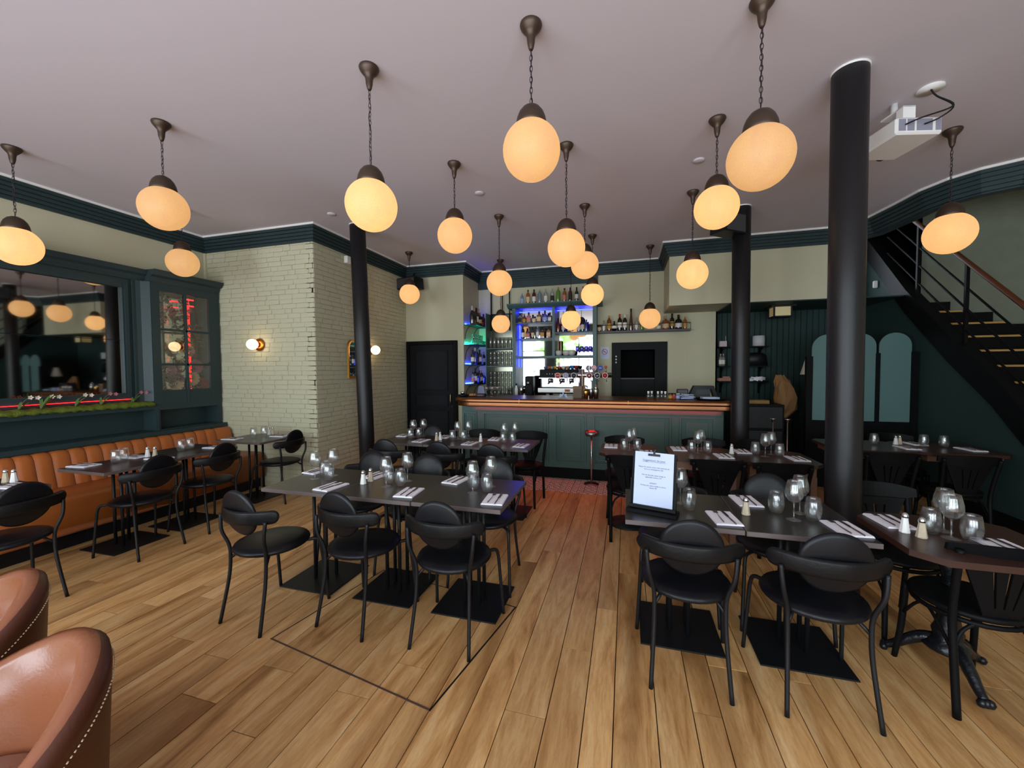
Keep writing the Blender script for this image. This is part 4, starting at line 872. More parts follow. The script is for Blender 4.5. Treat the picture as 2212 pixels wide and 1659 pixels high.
for x, y, z, lb in [(-4.86, 2.10, 2.60, 'cut off at the picture edge above the big mirror'), (-3.33, 2.21, 2.77, 'in front of the banquette, large on the mirror side'), (-4.82, 3.37, 2.78, 'close before the glazed cabinet'), (-1.52, 2.18, 2.57, 'hanging in front of the leaning column'), (-1.49, 3.37, 2.76, 'over the aisle side of the centre row, behind the column lamp'), (-3.285, 5.66, 2.75, 'below the loudspeaker in the brick corner'),
                    (-.50, 2.16, 2.735, 'high and large in the middle of the picture'), (-.485, 3.365, 2.56, 'behind and below the high central lamp'), (-1.48, 4.65, 2.60, 'before the side shelves of the bar'), (-2.05, 6.50, 2.33, 'small, in front of the glass rack'), (-.46, 4.635, 2.73, 'partly hidden behind the second central lamp'), (-.46, 5.69, 2.585, 'before the top shelf end of the back bar'), (-.855, 6.42, 2.335, 'small, in front of the back-bar mirror'), (.335, 6.43, 2.315, 'small, in front of the wall bottle shelf'), (.66, 4.61, 2.545, 'in front of the soffit, low one'), (.64, 3.34, 2.75, 'overlapping the speaker on the bar-end column'), (.65, 2.35, 2.62, 'largest one beside the thick column'), (2.44, 4.02, 2.60, 'alone before the staircase')]:
    t = thing('pendant_lamp', 'glowing globe pendant lamp ' + lb, 'lamp', (x, y, H), 0, 'globe pendant lamps on chains')
    put('canopy', canopy_me, t); zc = z - H
    b = MB(); zt = zc + .138 + .115 - .005
    if -.13 > zt + .02: chain(b, -.133, zt)
    else: b.tube([(0, 0, -.12), (0, 0, zt)], .005, 6)
    sp_ = [(.004 * math.sin(k * 1.9 + x), .008 * math.cos(k * 2.3 + y), -.13 + (zt + .13) * k / 8) for k in range(9)]
    b.build('chain', CHAINM, t, fix=False); MB().tube(spline(sp_, 3), .0022, 5).build('cable', CHAINM, t, fix=False)
    put('cap', cap_me, t, (0, 0, zc + .128)); put('globe', globe_me, t, (0, 0, zc))
# ---------------------------------------------------------------- bar counter
bar = thing('bar_counter', 'long green panelled bar with a copper top and rounded end', 'bar', (-0.6, 5.6, 0))
O = (-.6, 5.6, 0)
bp(lambda b: b.box(-2.36, 1.16, 5.66, 6.05, 0, .17), 'plinth', BLKW, bar, *O)
bp(lambda b: b.box(-2.38, 1.18, 5.575, 5.62, .17, 1.04), 'front_board', GREENB, bar, *O)
bp(lambda b: b.box(-2.38, -2.34, 5.62, 6.1, .0, 1.04).box(1.14, 1.18, 5.62, 6.1, 0, 1.04), 'end_panel', GREENB, bar, *O)
for a, b_ in ((-2.36, -2.14), (-2.04, -1.06), (-.97, -.53), (-.44, .56), (.66, 1.08)):
    z0, z1 = .24, .93
    fm = MB()
    for e, w, th in ((0, .022, .018), (.03, .012, .010)):
        A, B, C, D = a + e, b_ - e, z0 + e, z1 - e; y = 5.575 - th
        for p in ((A, B, C, C + w), (A, B, D - w, D), (A, A + w, C + w, D - w), (B - w, B, C + w, D - w)): fm.box(p[0], p[1], y, 5.575, p[2], p[3])
    fm.v = [(x - O[0], y - O[1], z) for x, y, z in fm.v]; fr_ = fm.build('panel_moulding', GREENB, bar)
    bp(lambda b: b.cbox(a + .075, b_ - .075, 5.567, 5.576, z0 + .075, z1 - .075, .004), 'raised_field', GREENB, fr_, *O)
bp(lambda b: b.box(-2.36, 1.16, 5.56, 5.575, .955, 1.03), 'frieze_board', GREENB, bar, *O)
def bar_out(e):
    pts = [(1.215 - e * 0, 5.30 + e)]; 
    pts = [(1.215, 6.14), (1.215, 5.30 + e)]
    for k in range(13):
        t = k / 12 * math.pi / 2; pts.append((-2.17 - (.30 - e) * math.sin(t), 5.60 - (.30 - e) * math.cos(t)))
    pts += [(-2.47 + e, 6.14)]
    return pts
def rim(b, lev):   # stacked outlines
    n = len(bar_out(0)); v = []; f = []
    for e, z in lev: v += [(x, y, z) for x, y in bar_out(e)]
    for k in range(len(lev) - 1):
        for i in range(n): j = (i + 1) % n; f.append((k * n + i, k * n + j, (k + 1) * n + j, (k + 1) * n + i))
    f += [tuple(reversed(range(n))), tuple((len(lev) - 1) * n + i for i in range(n))]
    b.add(v, f)
bp(lambda b: rim(b, [(.06, 1.03), (.03, 1.035), (.02, 1.045), (.02, 1.05), (.035, 1.053), (.035, 1.085), (.03, 1.09), (.008, 1.092), (.0, 1.105), (.0, 1.128), (.008, 1.142), (.02, 1.148)]), 'copper_top', COPPER, bar, *O)
bp(lambda b: b.box(-2.16, 1.14, 5.522, 5.536, 1.019, 1.029), 'led_strip', LEDRS, bar, *O)
bp(lambda b: b.box(-2.2, 1.16, 5.488, 5.496, 1.008, 1.03), 'added_led_shield', WLEG, bar, *O)  # added strip, shields the tables from the direct red LED light
for x in (-1.42, .02): bp(lambda b: b.box(x, x + .003, 5.299, 5.33, 1.094, 1.146), 'top_seam', BRASS, bar, *O)
# back counter and shelf unit
bk = thing('back_counter', 'dark back counter under the bottle shelves behind the bar', 'counter', (-1.2, 7.0, 0))
O = (-1.2, 7.0, 0)
bp(lambda b: b.box(XS + .005, .55, 6.62, YB - .004, 1.03, 1.075), 'worktop', mat('worn_counter_wood', '6a5138', .5, var=.2), bk, *O)
bp(lambda b: b.box(XS + .01, .54, 6.66, YB - .01, 0, 1.03), 'cabinet_body', GREEN, bk, *O)
unit = thing('bottle_shelf_unit', 'grey green shelf unit with mirrored back and blue lights behind the bar', 'shelf unit', (-1.23, 7.05, 1.08))
O = (-1.23, 7.05, 1.08); SG = mat('grey_green_paint', '44605f', .5, var=.06)
bp(lambda b: b.box(-1.97, -1.91, 6.93, 7.2, 1.08, 2.64), 'post', SG, unit, *O)
bp(lambda b: b.box(-1.25, -1.205, 6.93, 7.2, 1.79, 2.64), 'post', SG, unit, *O)
bp(lambda b: b.box(-.555, -.49, 6.93, 7.2, 1.08, 2.64), 'post', SG, unit, *O)
bp(lambda b: b.prism([(6.93, 2.64), (6.90, 2.655), (6.86, 2.68), (6.84, 2.70), (6.84, 2.715), (7.2, 2.715), (7.2, 2.64)], -2.05, -.40, 'x'), 'crown', SG, unit, *O)
bp(lambda b: b.box(-1.91, -.555, 7.195, 7.215, 1.08, 2.64), 'mirror_back', MIRROR, unit, *O)
for x0, x1, z in ((-1.91, -1.25, 2.385), (-1.91, -1.25, 2.105), (-1.205, -.555, 2.195)): bp(lambda b: b.box(x0, x1, 6.945, 7.194, z - .018, z), 'shelf', SG, unit, *O)
bp(lambda b: b.box(-1.91, -.555, 6.935, 7.194, 1.755, 1.79), 'shelf', SG, unit, *O)
bp(lambda b: b.box(-1.905, -1.26, 7.17, 7.18, 2.60, 2.612).box(-1.2, -.56, 7.17, 7.18, 2.60, 2.612), 'led_strip', LEDB, unit, *O)
bp(lambda b: b.box(-1.90, -1.89, 7.15, 7.16, 1.80, 2.37), 'led_strip', LEDB, unit, *O)
bp(lambda b: b.box(-1.90, -1.89, 7.10, 7.11, 1.60, 1.75), 'led_strip', LEDB, unit, *O)
# side wall bracket shelves
for k, (z, m, nm) in enumerate(((2.345, LEDB2, 'top'), (1.995, LEDG2, 'second'), (1.65, LEDB2, 'third'), (1.305, LEDB2, 'lowest'))):
    t = thing('bracket_shelf', 'black iron bracket shelf on the bar side wall, %s of four' % nm, 'shelf', (XS + .1, 6.86, z), 0, 'bracket shelves beside the bar')
    MB().box(-.098, .13, -.36, .35, -.012, 0).build('shelf_board', BLACK, t)
    for y in (-.34, .05):
        MB().tube(spline([(-.094, y, -.26), (-.07, y, -.13), (.0, y, -.035), (.12, y, -.014)], 5), .006, 6).build('bracket', BLACK, t)
    MB().tube([(.128, -.36, .03), (.128, .35, .03)], .003, 5).build('guard_rail', BLACK, t)
    MB().box(-.095, -.088, -.33, .34, .004, .012).build('led_strip', m, t)
# glass rack with stacked tumblers
rk = thing('glass_rack', 'grey rack of stacked glasses between side wall and bottle shelves', 'rack', (-2.2, 7.05, 1.08))
for z in (.86, .54): MB().box(-.26, .22, -.14, .14, z - .015, z).build('shelf', SG, rk)
MB().box(-.27, -.262, -.14, .14, 0, 1.5).build('side', SG, rk)
MB().box(-.26, .22, .142, .15, 0, 1.5).build('back_pane', mat('dull_mirror', '6a6a5c', .12, .9, var=.1), rk)
MB().box(-.262, -.24, .12, .141, 1.2, 2.0).box(-.04, -.025, .12, .141, 1.2, 2.0).box(.10, .115, .12, .141, 1.2, 2.0).box(-.26, .22, .12, .141, 1.5, 1.515).build('lattice', BLKW, rk)
BG = glass_mat('bar_glass', (.86, .88, .86), .9, .04, body='8a8c84', bodyw=.14)
jar_me = MB().lathe([(0, 0), (.026, 0), (.029, .004), (.030, .06), (.0315, .088), (.030, .088), (.028, .06), (.027, .008), (0, .007)], 14).mesh('tumbler', BG)
for r in range(5):
    for c in range(6): tag(put('tumbler', jar_me, None, (-2.405 + c * .075, 7.0, 1.0765 + r * .089)), 'bar tumbler, %s along in the %s row up of the low rack stack' % (ORD[c], ORD[r]), 'tumbler', 'tumblers stacked low in the glass rack')
for r in range(3):
    for c in range(6): tag(put('tumbler', jar_me, None, (-2.405 + c * .075, 7.0, 1.621 + r * .089)), 'bar tumbler, %s along in the %s row up on the middle rack shelf' % (ORD[c], ORD[r]), 'tumbler', 'tumblers on the middle rack shelf')
tall_me = MB().lathe([(0, 0), (.027, 0), (.03, .004), (.034, .13), (.037, .2), (.0355, .2), (.032, .13), (.028, .01), (0, .009)], 14).mesh('beer_glass', BG)
for c in range(6): tag(put('beer_glass', tall_me, None, (-2.405 + c * .075, 7.0, 1.9405)), 'tall beer glass, %s along on the upper rack shelf' % ORD[c], 'glass', 'tall glasses on the upper rack shelf')
teal_me = MB().lathe([(0, 0), (.024, 0), (.027, .003), (.03, .09), (.0285, .09), (.025, .006), (0, .006)], 12).mesh('tumbler', BG)
for r in range(2):
    for k in range(8 if r == 0 else 6):
        tag(put('tumbler', teal_me, None, (XS + .15, 6.56 + k * .078, 1.9955 + .0 + r * .0905)), 'teal-lit tumbler, %s along in the %s layer on the second bracket shelf' % (ORD[k], ('bottom', 'upper')[r]), 'tumbler', 'teal-lit tumblers')
# ---------------------------------------------------------------- bottles
def bmesh_b(kind):
    P = {'wine': [(0, 0), (.036, 0), (.038, .006), (.038, .185), (.03, .212), (.0155, .232), (.0145, .285), (.0165, .287), (.0165, .297), (0, .298)],
         'champ': [(0, 0), (.041, 0), (.044, .008), (.044, .15), (.036, .19), (.02, .235), (.0155, .27), (.0165, .3), (.0175, .315), (0, .32)],
         'tall': [(0, 0), (.033, 0), (.035, .006), (.035, .17), (.028, .195), (.013, .212), (.0125, .25), (0, .251)],
         'round': [(0, 0), (.043, 0), (.046, .008), (.047, .10), (.04, .125), (.016, .142), (.014, .178), (0, .179)],
         'slim': [(0, 0), (.03, 0), (.032, .006), (.026, .12), (.015, .25), (.0135, .33), (0, .331)],
         'dia': [(0, 0), (.03, 0), (.045, .05), (.043, .085), (.014, .12), (.013, .15), (0, .151)],
         'jar': [(0, 0), (.036, 0), (.038, .006), (.038, .09), (.033, .1), (0, .101)]}
    if kind == 'square':
        b = MB(); b.cbox(-.042, .042, -.03, .03, 0, .135, .008); b.lathe([(.03, .135), (.016, .15), (.015, .175), (0, .176)], 14); return b
    return MB().lathe(P[kind], 18)
KD = {'wine': ((.0384, .06, .15), (.0172, .24, .299)), 'champ': ((.0444, .05, .12), (.019, .225, .322)), 'tall': ((.0354, .04, .13), (.0145, .225, .262)), 'round': ((.0474, .025, .085), (.016, .155, .195)), 'slim': ((.0285, .03, .07), (.0148, .30, .34)), 'dia': ((.0455, .045, .09), (.015, .125, .17)), 'square': ((0, .03, .10), (.0175, .155, .2)), 'jar': ((.0384, .02, .07), (.0385, .09, .11))}
CAPM = {k: mat('cap_' + k, c, .4, var=.08) for k, c in dict(black='151515', red='a32a24', gold='b08a45', white='dcd8d0', silver='a8a8a8', pink='c98f78', cork='8a6a48').items()}
LABM = {k: mat('label_' + k, c, .65, var=.06) for k, c in dict(white='dcd8cf', cream='d2bd97', black='1c1c1c', gold='b5873c', pink='c2786e', blue='8fa3d8', red='9c3028').items()}
GL = {k: glass_mat('bottle_' + k, t, .9, .05, body=b, bodyw=w) for k, t, b, w in (('clear', (.8, .83, .83), 'b8bcbc', .25), ('dark', (.04, .05, .03), '14150f', .7), ('green', (.12, .3, .1), '1f3a1c', .6), ('lime', (.35, .6, .12), '6a9a30', .6), ('amber', (.5, .22, .06), '8a4a1c', .6), ('orange', (.6, .28, .08), 'b0682c', .6), ('red', (.35, .05, .04), '5c1a18', .65), ('blue', (.1, .15, .7), '2c3fb0', .6), ('ice', (.5, .62, .75), '8fa0b4', .5), ('brown', (.25, .12, .04), '4a2c14', .65), ('pinkish', (.6, .3, .3), 'a06058', .55), ('violet', (.4, .35, .8), '6f66b0', .5))}
BM = {}
def bottle(kind, glass, lab, cap, loc, s, label, group):
    if kind not in BM:
        b0 = bmesh_b(kind); me = b0.mesh('bottle', GL['clear']); fix_normals(me); (r, z0, z1), (cr, c0, c1) = KD[kind]
        if kind == 'square': l_ = MB().box(-.034, .034, -.0312, -.0300, z0, z1).box(-.034, .034, .0300, .0312, z0, z1)
        else: l_ = MB().open_lathe([(r, z0), (r, z1)], 18)
        BM[kind] = (me, l_.mesh('paper_label', LABM['white']), MB().lathe([(cr, c0), (cr, c1), (0, c1 + .001)], 14).mesh('cap', CAPM['black']))
    me = BM[kind]
    t = thing('bottle', label, 'bottle', loc, rnd.uniform(-.15, .15) if kind == 'square' else rnd.uniform(0, 6), group); t.scale = (min(s, 1.15), min(s, 1.15), s)
    put('glass_body', me[0], t, m=GL[glass])
    if lab: put('paper_label', me[1], t, m=LABM[lab])
    put('cap', me[2], t, m=CAPM[cap])
    return t
def brow(items, y, z, where, group, xs_=None, axis='x'):
    for i, (p, kind, g, l, c, s, desc) in enumerate(items):
        loc = (p, y, z) if axis == 'x' else (y, p, z)
        bottle(kind, g, l, c, loc, s, '%s, %s %s' % (desc, ORD[i], where), group)
brow([(-1.80, 'tall', 'ice', 'blue', 'silver', .78, 'frosted blue bottle'), (-1.69, 'tall', 'orange', 'cream', 'black', .96, 'orange liqueur bottle'), (-1.58, 'tall', 'red', 'white', 'black', .96, 'red aperitif bottle'), (-1.48, 'tall', 'ice', None, 'silver', .96, 'clear vodka bottle'), (-1.37, 'tall', 'clear', 'white', 'silver', .97, 'clear bottle with round white label'), (-1.255, 'tall', 'clear', 'black', 'silver', .95, 'clear bottle with black label'), (-1.15, 'tall', 'lime', None, 'gold', 1.04, 'bright green bottle'), (-1.04, 'tall', 'orange', 'pink', 'black', .92, 'amber bottle with pink label'), (-.94, 'tall', 'red', 'black', 'black', .94, 'dark red bottle'), (-.83, 'wine', 'green', 'white', 'black', .82, 'green vermouth bottle'), (-.72, 'tall', 'red', 'white', 'red', .95, 'dark red capped bottle')],
     6.98, 2.7155, 'in the row on top of the shelf unit', 'bottles on top of the shelf unit')
brow([(-1.85, 'square', 'clear', 'black', 'black', .9, 'boxy gin bottle'), (-1.775, 'round', 'amber', 'gold', 'cork', .85, 'round tan bottle'), (-1.69, 'square', 'pinkish', 'pink', 'black', .95, 'pinkish square bottle'), (-1.595, 'jar', 'clear', 'cream', 'black', 1.0, 'squat jar'), (-1.50, 'square', 'amber', 'cream', 'black', 1.0, 'square bottle with cream label'), (-1.395, 'round', 'violet', 'blue', 'black', 1.05, 'large violet bottle'), (-1.305, 'square', 'dark', 'white', 'black', .85, 'small dark square bottle')],
     7.03, 2.386, 'on the top shelf of the unit', 'bottles on the top unit shelf')
brow([(-1.80, 'tall', 'dark', 'white', 'black', .85, 'black bottle with white label'), (-1.71, 'square', 'red', 'pink', 'black', .9, 'dark red square bottle'), (-1.62, 'tall', 'brown', 'cream', 'black', .8, 'slim brown bottle'), (-1.53, 'tall', 'clear', 'white', 'silver', .85, 'clear bottle with small label'), (-1.44, 'square', 'brown', 'gold', 'black', 1.0, 'dark square bottle with gold label'), (-1.33, 'square', 'pinkish', 'cream', 'black', 1.0, 'square bottle with pale pink label')],
     7.03, 2.106, 'on the second shelf of the unit', 'bottles on the second unit shelf')
brow([(-1.16, 'wine', 'red', None, 'black', .85, 'dark red wine bottle'), (-1.07, 'wine', 'dark', 'white', 'black', .8, 'dark bottle'), (-.80, 'tall', 'violet', 'white', 'black', .9, 'violet bottle'), (-.735, 'wine', 'dark', 'white', 'black', .85, 'dark wine bottle with white label'), (-.67, 'tall', 'blue', None, 'black', .8, 'cobalt blue bottle')],
     7.03, 2.196, 'on the open shelf of the unit', 'bottles on the open unit shelf')
WS = thing('wall_shelf', 'thin grey wall shelf with a guard rail, loaded with bottles above the service hatch', 'shelf', (.25, 7.14, 2.2))
MB().box(-.745, .75, -.085, .098, -.03, 0).build('shelf_board', mat('shelf_grey', '3c3a42', .5), WS)
MB().tube([(-.74, -.08, .1), (.745, -.08, .1), (.745, .09, .1)], .004, 6).build('guard_rail', BLACK, WS)
for x in (-.74, 0, .745): MB().tube([(x, -.08, 0), (x, -.08, .1)], .004, 6).build('rail_post', BLACK, WS)
brow([(-.46, 'jar', 'amber', 'cream', 'black', 1.05, 'squat jar'), (-.38, 'tall', 'clear', 'white', 'cork', .72, 'clear bottle with white label'), (-.29, 'tall', 'amber', 'gold', 'gold', 1.02, 'tall amber bottle'), (-.205, 'dia', 'dark', 'white', 'black', 1.0, 'squat bottle with white diamond label'), (-.115, 'wine', 'dark', 'white', 'red', .96, 'red-capped wine bottle'), (-.03, 'wine', 'dark', 'white', 'white', .93, 'white-capped wine bottle'), (.07, 'slim', 'brown', None, 'black', 1.09, 'very tall slender brown bottle'), (.16, 'tall', 'clear', 'white', 'silver', .83, 'clear spirit bottle'), (.25, 'tall', 'lime', None, 'silver', .75, 'pale green bottle'), (.51, 'round', 'clear', 'white', 'black', .8, 'round clear bottle'), (.62, 'round', 'orange', 'cream', 'silver', 1.15, 'round amber bottle'), (.72, 'wine', 'dark', 'gold', 'black', .86, 'dark cream-liqueur bottle with gold label'), (.82, 'round', 'dark', 'white', 'black', 1.2, 'black bottle with white label'), (.92, 'tall', 'orange', 'gold', 'gold', .76, 'golden shaker-shaped bottle')],
     7.12, 2.2005, 'on the wall shelf', 'bottles on the wall shelf')
SX = XS + .13
brow([(6.56, 'champ', 'dark', None, 'silver', 1.0, 'champagne bottle with silver foil'), (6.66, 'champ', 'dark', None, 'pink', .98, 'champagne bottle with pink foil'), (6.76, 'wine', 'dark', 'white', 'black', 1.05, 'dark wine bottle'), (6.86, 'champ', 'dark', 'cream', 'gold', .96, 'champagne bottle with gold foil'), (6.95, 'wine', 'dark', 'cream', 'gold', .85, 'small gold-capped bottle'), (7.04, 'round', 'red', 'red', 'black', 1.0, 'squat red bottle'), (7.13, 'wine', 'red', 'red', 'black', .85, 'dark red bottle')], SX, 2.3455, 'on the top bracket shelf', 'bottles on the top bracket shelf', None, 'y')
brow([(6.56, 'wine', 'green', 'white', 'black', .82, 'green bottle with white label'), (6.68, 'round', 'blue', None, 'silver', 1.5, 'large blue-lit round bottle'), (6.80, 'tall', 'dark', 'red', 'black', .85, 'dark bottle with red label'), (6.91, 'wine', 'green', 'white', 'black', .9, 'tall green bottle'), (7.02, 'tall', 'clear', 'blue', 'silver', .85, 'clear bottle'), (7.13, 'wine', 'green', 'cream', 'gold', .8, 'green bottle with gold cap')], SX, 1.6505, 'on the third bracket shelf', 'bottles on the third bracket shelf', None, 'y')
brow([(6.56, 'tall', 'clear', 'pink', 'black', .8, 'clear bottle with pink label'), (6.68, 'wine', 'dark', 'white', 'black', .92, 'dark bottle with white label'), (6.79, 'square', 'blue', 'blue', 'black', 1.0, 'blue square bottle'), (6.89, 'tall', 'brown', 'cream', 'black', .9, 'brown bottle with cream label'), (6.99, 'wine', 'dark', 'cream', 'gold', .8, 'dark gold-capped bottle'), (7.10, 'square', 'blue', 'white', 'silver', .95, 'small blue bottle')], SX, 1.3055, 'on the lowest bracket shelf', 'bottles on the lowest bracket shelf', None, 'y')
# white bowls, candle tubes, violet-lit goblets on the unit
for i, x in enumerate((-1.15, -1.02, -.92)):
    tag(MB().lathe([(.02, 0), (.05, .015), (.062, .05), (.058, .09), (.054, .09), (.057, .05), (.045, .02), (0, .012)], 20).build('bowl', mat('milky_glass', 'b9b8b4', .3), None, (x, 7.02, 1.7905)), 'milky round bowl, %s of three on the lower unit shelf' % ORD[i], 'bowl', 'milky bowls on the unit')
for i, x in enumerate((-1.175, -1.125)):
    b = MB(); b.lathe([(0, 0), (.016, 0), (.016, .27), (0, .272)], 12); tag(b.build('candle', mat('beige_wax', 'b49b7c', .5), None, (x, 7.12, 1.7905)), 'tall beige candle behind the milky bowls, %s of two' % ORD[i], 'candle', 'candles on the unit')
gob = MB().lathe([(0, 0), (.03, 0), (.004, .006), (.004, .06), (.03, .085), (.036, .12), (.03, .16), (.029, .16), (.034, .12), (.028, .088), (0, .07)], 16).mesh('goblet', glass_mat('violet_glass', (.6, .55, .9), .9, .04, body='5a50b0', bodyw=.3))
for i, x in enumerate((-.82, -.745, -.67, -.60)): tag(put('goblet', gob, None, (x, 7.02, 1.7905)), 'violet-lit goblet, %s of four on the lower unit shelf' % ORD[i], 'goblet', 'violet goblets on the unit')
# ---------------------------------------------------------------- coffee machine and grinder
cm = thing('espresso_machine', 'chrome espresso machine with a black top panel behind the bar', 'coffee machine', (-1.1, 6.85, 1.075))
MB().cbox(-.33, .33, -.14, .16, .33, .48, .01).build('top_panel', BLKW, cm)
MB().cbox(-.32, .32, .0, .16, .12, .33, .005).build('body', CHROME, cm)
MB().prism([(-.18, .07), (-.2, .09), (-.2, .16), (-.17, .175), (.0, .175), (.0, .07)], -.345, .345, 'x').build('drip_tray', STEEL, cm)
MB().box(-.335, .335, -.15, -.141, .325, .335).build('chrome_trim', CHROME, cm)
for x in (-.16, .04, .2):
    g_ = MB().lathe([(.035, .25), (.035, .30), (.03, .32), (0, .33)], 16, (x, -.07, 0)).build('group_head', CHROME, cm)
    MB().tube([(x, -.09, .255), (x, -.24, .24)], .011, 8).build('handle', BLACK, g_)
for k in range(9): MB().lathe([(.007, 0), (.007, .004), (0, .0045)], 10, (-.2 + k * .045, -.141, .40), Matrix.Rotation(R(90), 4, 'X')).build('button', WHITE, cm)
MB().box(.11, .20, -.2015, -.2, .10, .145).build('badge', mat('badge_orange', 'c07a50', .5), cm); text('badge_lettering', 'VBM', .04, cm, (.155, -.2025, .108), (R(90), 0, 0), mat('badge_ink', '7a1c18', .5))
for sx in (-1, 1):
    for sy in (-.1, .1): MB().tube([(sx * .28, sy, 0), (sx * .28, sy, .075)], .02, 10).build('foot', BLACK, cm)
for i, (x, c, nm, sc_) in enumerate(((-.26, '4a5fa0', 'blue', .8), (-.19, 'b8401c', 'orange red', .9), (-.14, '8aa088', 'pale green', .85), (-.08, 'c89a20', 'yellow', .9), (-.01, 'a82840', 'raspberry', .8), (.06, 'd0cfc8', 'white', 1.0), (.13, 'a88460', 'tan', 1.0), (.21, '2a6ca8', 'bright blue', 1.15), (.27, '8a1c1c', 'dark red', 1.1))):
    t = thing('cup', '%s coffee cup on top of the espresso machine' % nm, 'cup', (-1.1 + x, 6.86, 1.5555), R(30 * i), 'cups on the espresso machine'); t.scale = (sc_,) * 3
    MB().lathe([(.022, 0), (.032, .03), (.034, .055), (.031, .055), (.028, .03), (0, .006)], 16).build('body', mat('cup_' + nm.replace(' ', '_'), c, .35), t)
    MB().tube([(.03, 0, .045), (.045, 0, .04), (.045, 0, .02), (.03, 0, .015)], .004, 6).build('handle', MATS['cup_' + nm.replace(' ', '_')], t)
gr = thing('coffee_grinder', 'black coffee grinder with a clear hopper beside the espresso machine', 'grinder', (-1.63, 6.85, 1.075))
MB().cbox(-.07, .07, -.1, .1, 0, .36, .015).build('body', BLKW, gr)
MB().lathe([(.05, .36), (.09, .43), (.095, .47), (0, .475)], 20).build('hopper', BG, gr)
MB().tube([(0, -.1, .25), (0, -.16, .24)], .03, 12).build('dosing_chute', CHROME, gr)
tag(MB().lathe([(0, 0), (.035, 0), (.035, .16), (.03, .17), (0, .17)], 16).build('canister', CHROME, None, (-1.77, 6.79, 1.0755)), 'steel canister beside the coffee grinder', 'canister')
bh = thing('water_bottle', 'white soda siphon bottle at the foot of the shelf post', 'bottle', (-1.86, 6.78, 1.0755))
MB().lathe([(0, 0), (.03, 0), (.032, .13), (.02, .17), (.014, .2), (0, .2)], 16).build('body', WHITE, bh); MB().lathe([(.016, .2), (.018, .23), (0, .235)], 12).build('cap', BLACK, bh)
# ---------------------------------------------------------------- beer tower
tw = thing('beer_tap_tower', 'chrome T-shaped beer tap tower with round badges on the bar', 'beer tap', (-.635, 6.02, 1.148))
MB().lathe([(.06, 0), (.06, .012), (.037, .02), (.037, .40), (.0, .405)], 24).build('column', CHROME, tw)
MB().tube([(-.40, 0, .315), (.43, 0, .315)], .036, 20).build('crossbar', CHROME, tw)
BD = [(-.355, .31, 'a8302c', 'e8d8d0', 'lower', '-'), (-.235, .31, '9c9cae', 'c8c8d4', 'lower', ''), (-.115, .31, '2a2630', 'e0dce0', 'lower', ''), (.11, .31, '7c2430', 'e8e0e0', 'lower', '\u2605'), (.225, .31, '1e2030', 'e8e0e0', 'lower', 'ngtd'), (.335, .31, '9c1c22', 'e8e0e0', 'lower', ''), (.09, .42, '8c8494', 'a8a0a8', 'up', ''), (.165, .42, 'd0a8a8', 'd8b8b0', 'up', ''), (.26, .42, '4c5aa8', '5a68b4', 'up', '1664')]
for x, z, c, rc, kd, s_ in BD:
    y = -.075 if kd == 'lower' else .06
    bd = MB().lathe([(0, -.006), (.036, -.006), (.036, .004), (0, .005)], 24, (x, y, z), Matrix.Rotation(R(90), 4, 'X')).build('badge', mat('badge_' + c, c, .4), tw)
    MB().tube([(x + .0385 * math.cos(k * .2618), y - .002, z + .0385 * math.sin(k * .2618)) for k in range(24)], .0045, 6, True).build('badge_rim', mat('rim_' + rc, rc, .4), bd)
    MB().tube([(x, y + .006, z), (x, 0, .315)], .008, 6).build('badge_arm', CHROME, tw)
    if s_ and s_ != '-': text('badge_lettering', s_, .022 if len(s_) > 1 else .04, bd, (x, y - .007, z - (.008 if len(s_) > 1 else .014)), (R(90), 0, 0), WHITE)
    if s_ == '-': MB().box(x - .03, x + .03, y - .0075, y - .006, z - .004, z + .004).build('badge_band', CAPM['pink'], bd)
    if kd == 'lower': MB().tube([(x + .02, -.04, .30), (x + .02, -.05, .22)], .006, 6).build('spout', STEEL, tw)
hd = MB().tube([(.345, 0, .34), (.345, -.01, .42)], .008, 8).build('tap_handle', STEEL, tw); MB().lathe([(0, -.02), (.018, -.012), (.022, 0), (.018, .012), (0, .02)], 14, (.345, -.01, .435)).build('knob', mat('tap_red', 'b84a3a', .4), hd)
MB().tube(spline([(.10, .03, .35), (.10, .03, .52), (.085, .02, .545), (.07, .0, .535)], 4), .006, 8).build('gooseneck', CHROME, tw)
# ---------------------------------------------------------------- things on the bar
ZB = 1.1482
def one(b, name, m, loc, lb, cat, grp=None, rz=0): return tag(b.build(name, m, None, loc, rz), lb, cat, grp)
t = thing('tray', 'black tray with a steel cup at the rounded bar end', 'tray', (-2.38, 5.62, ZB)); MB().lathe([(0, 0), (.07, 0), (.10, .03), (.098, .032), (.065, .006), (0, .006)], 24, sx=.9).build('dish', BLACK, t)
one(MB().lathe([(.024, 0), (.032, .05), (.034, .07), (.031, .07), (.028, .05), (0, .006)], 18), 'steel_cup', CHROME, (-2.385, 5.62, ZB + .007), 'shiny steel cup standing in the black tray', 'cup')
t = thing('snack_plate', 'plate of golden snacks on the bar near its rounded end', 'plate', (-2.24, 5.66, ZB)); MB().lathe([(0, 0), (.06, 0), (.09, .012), (.089, .014), (.058, .004), (0, .004)], 24).build('plate', WTOP, t)
for i in range(6): MB().lathe([(0, -.02), (.022, -.01), (.026, 0), (.018, .016), (0, .02)], 10, (.035 * math.cos(i), .035 * math.sin(i), .026)).build('snack', mat('golden_crust', 'a8743c', .6, var=.3, scale=30), t)
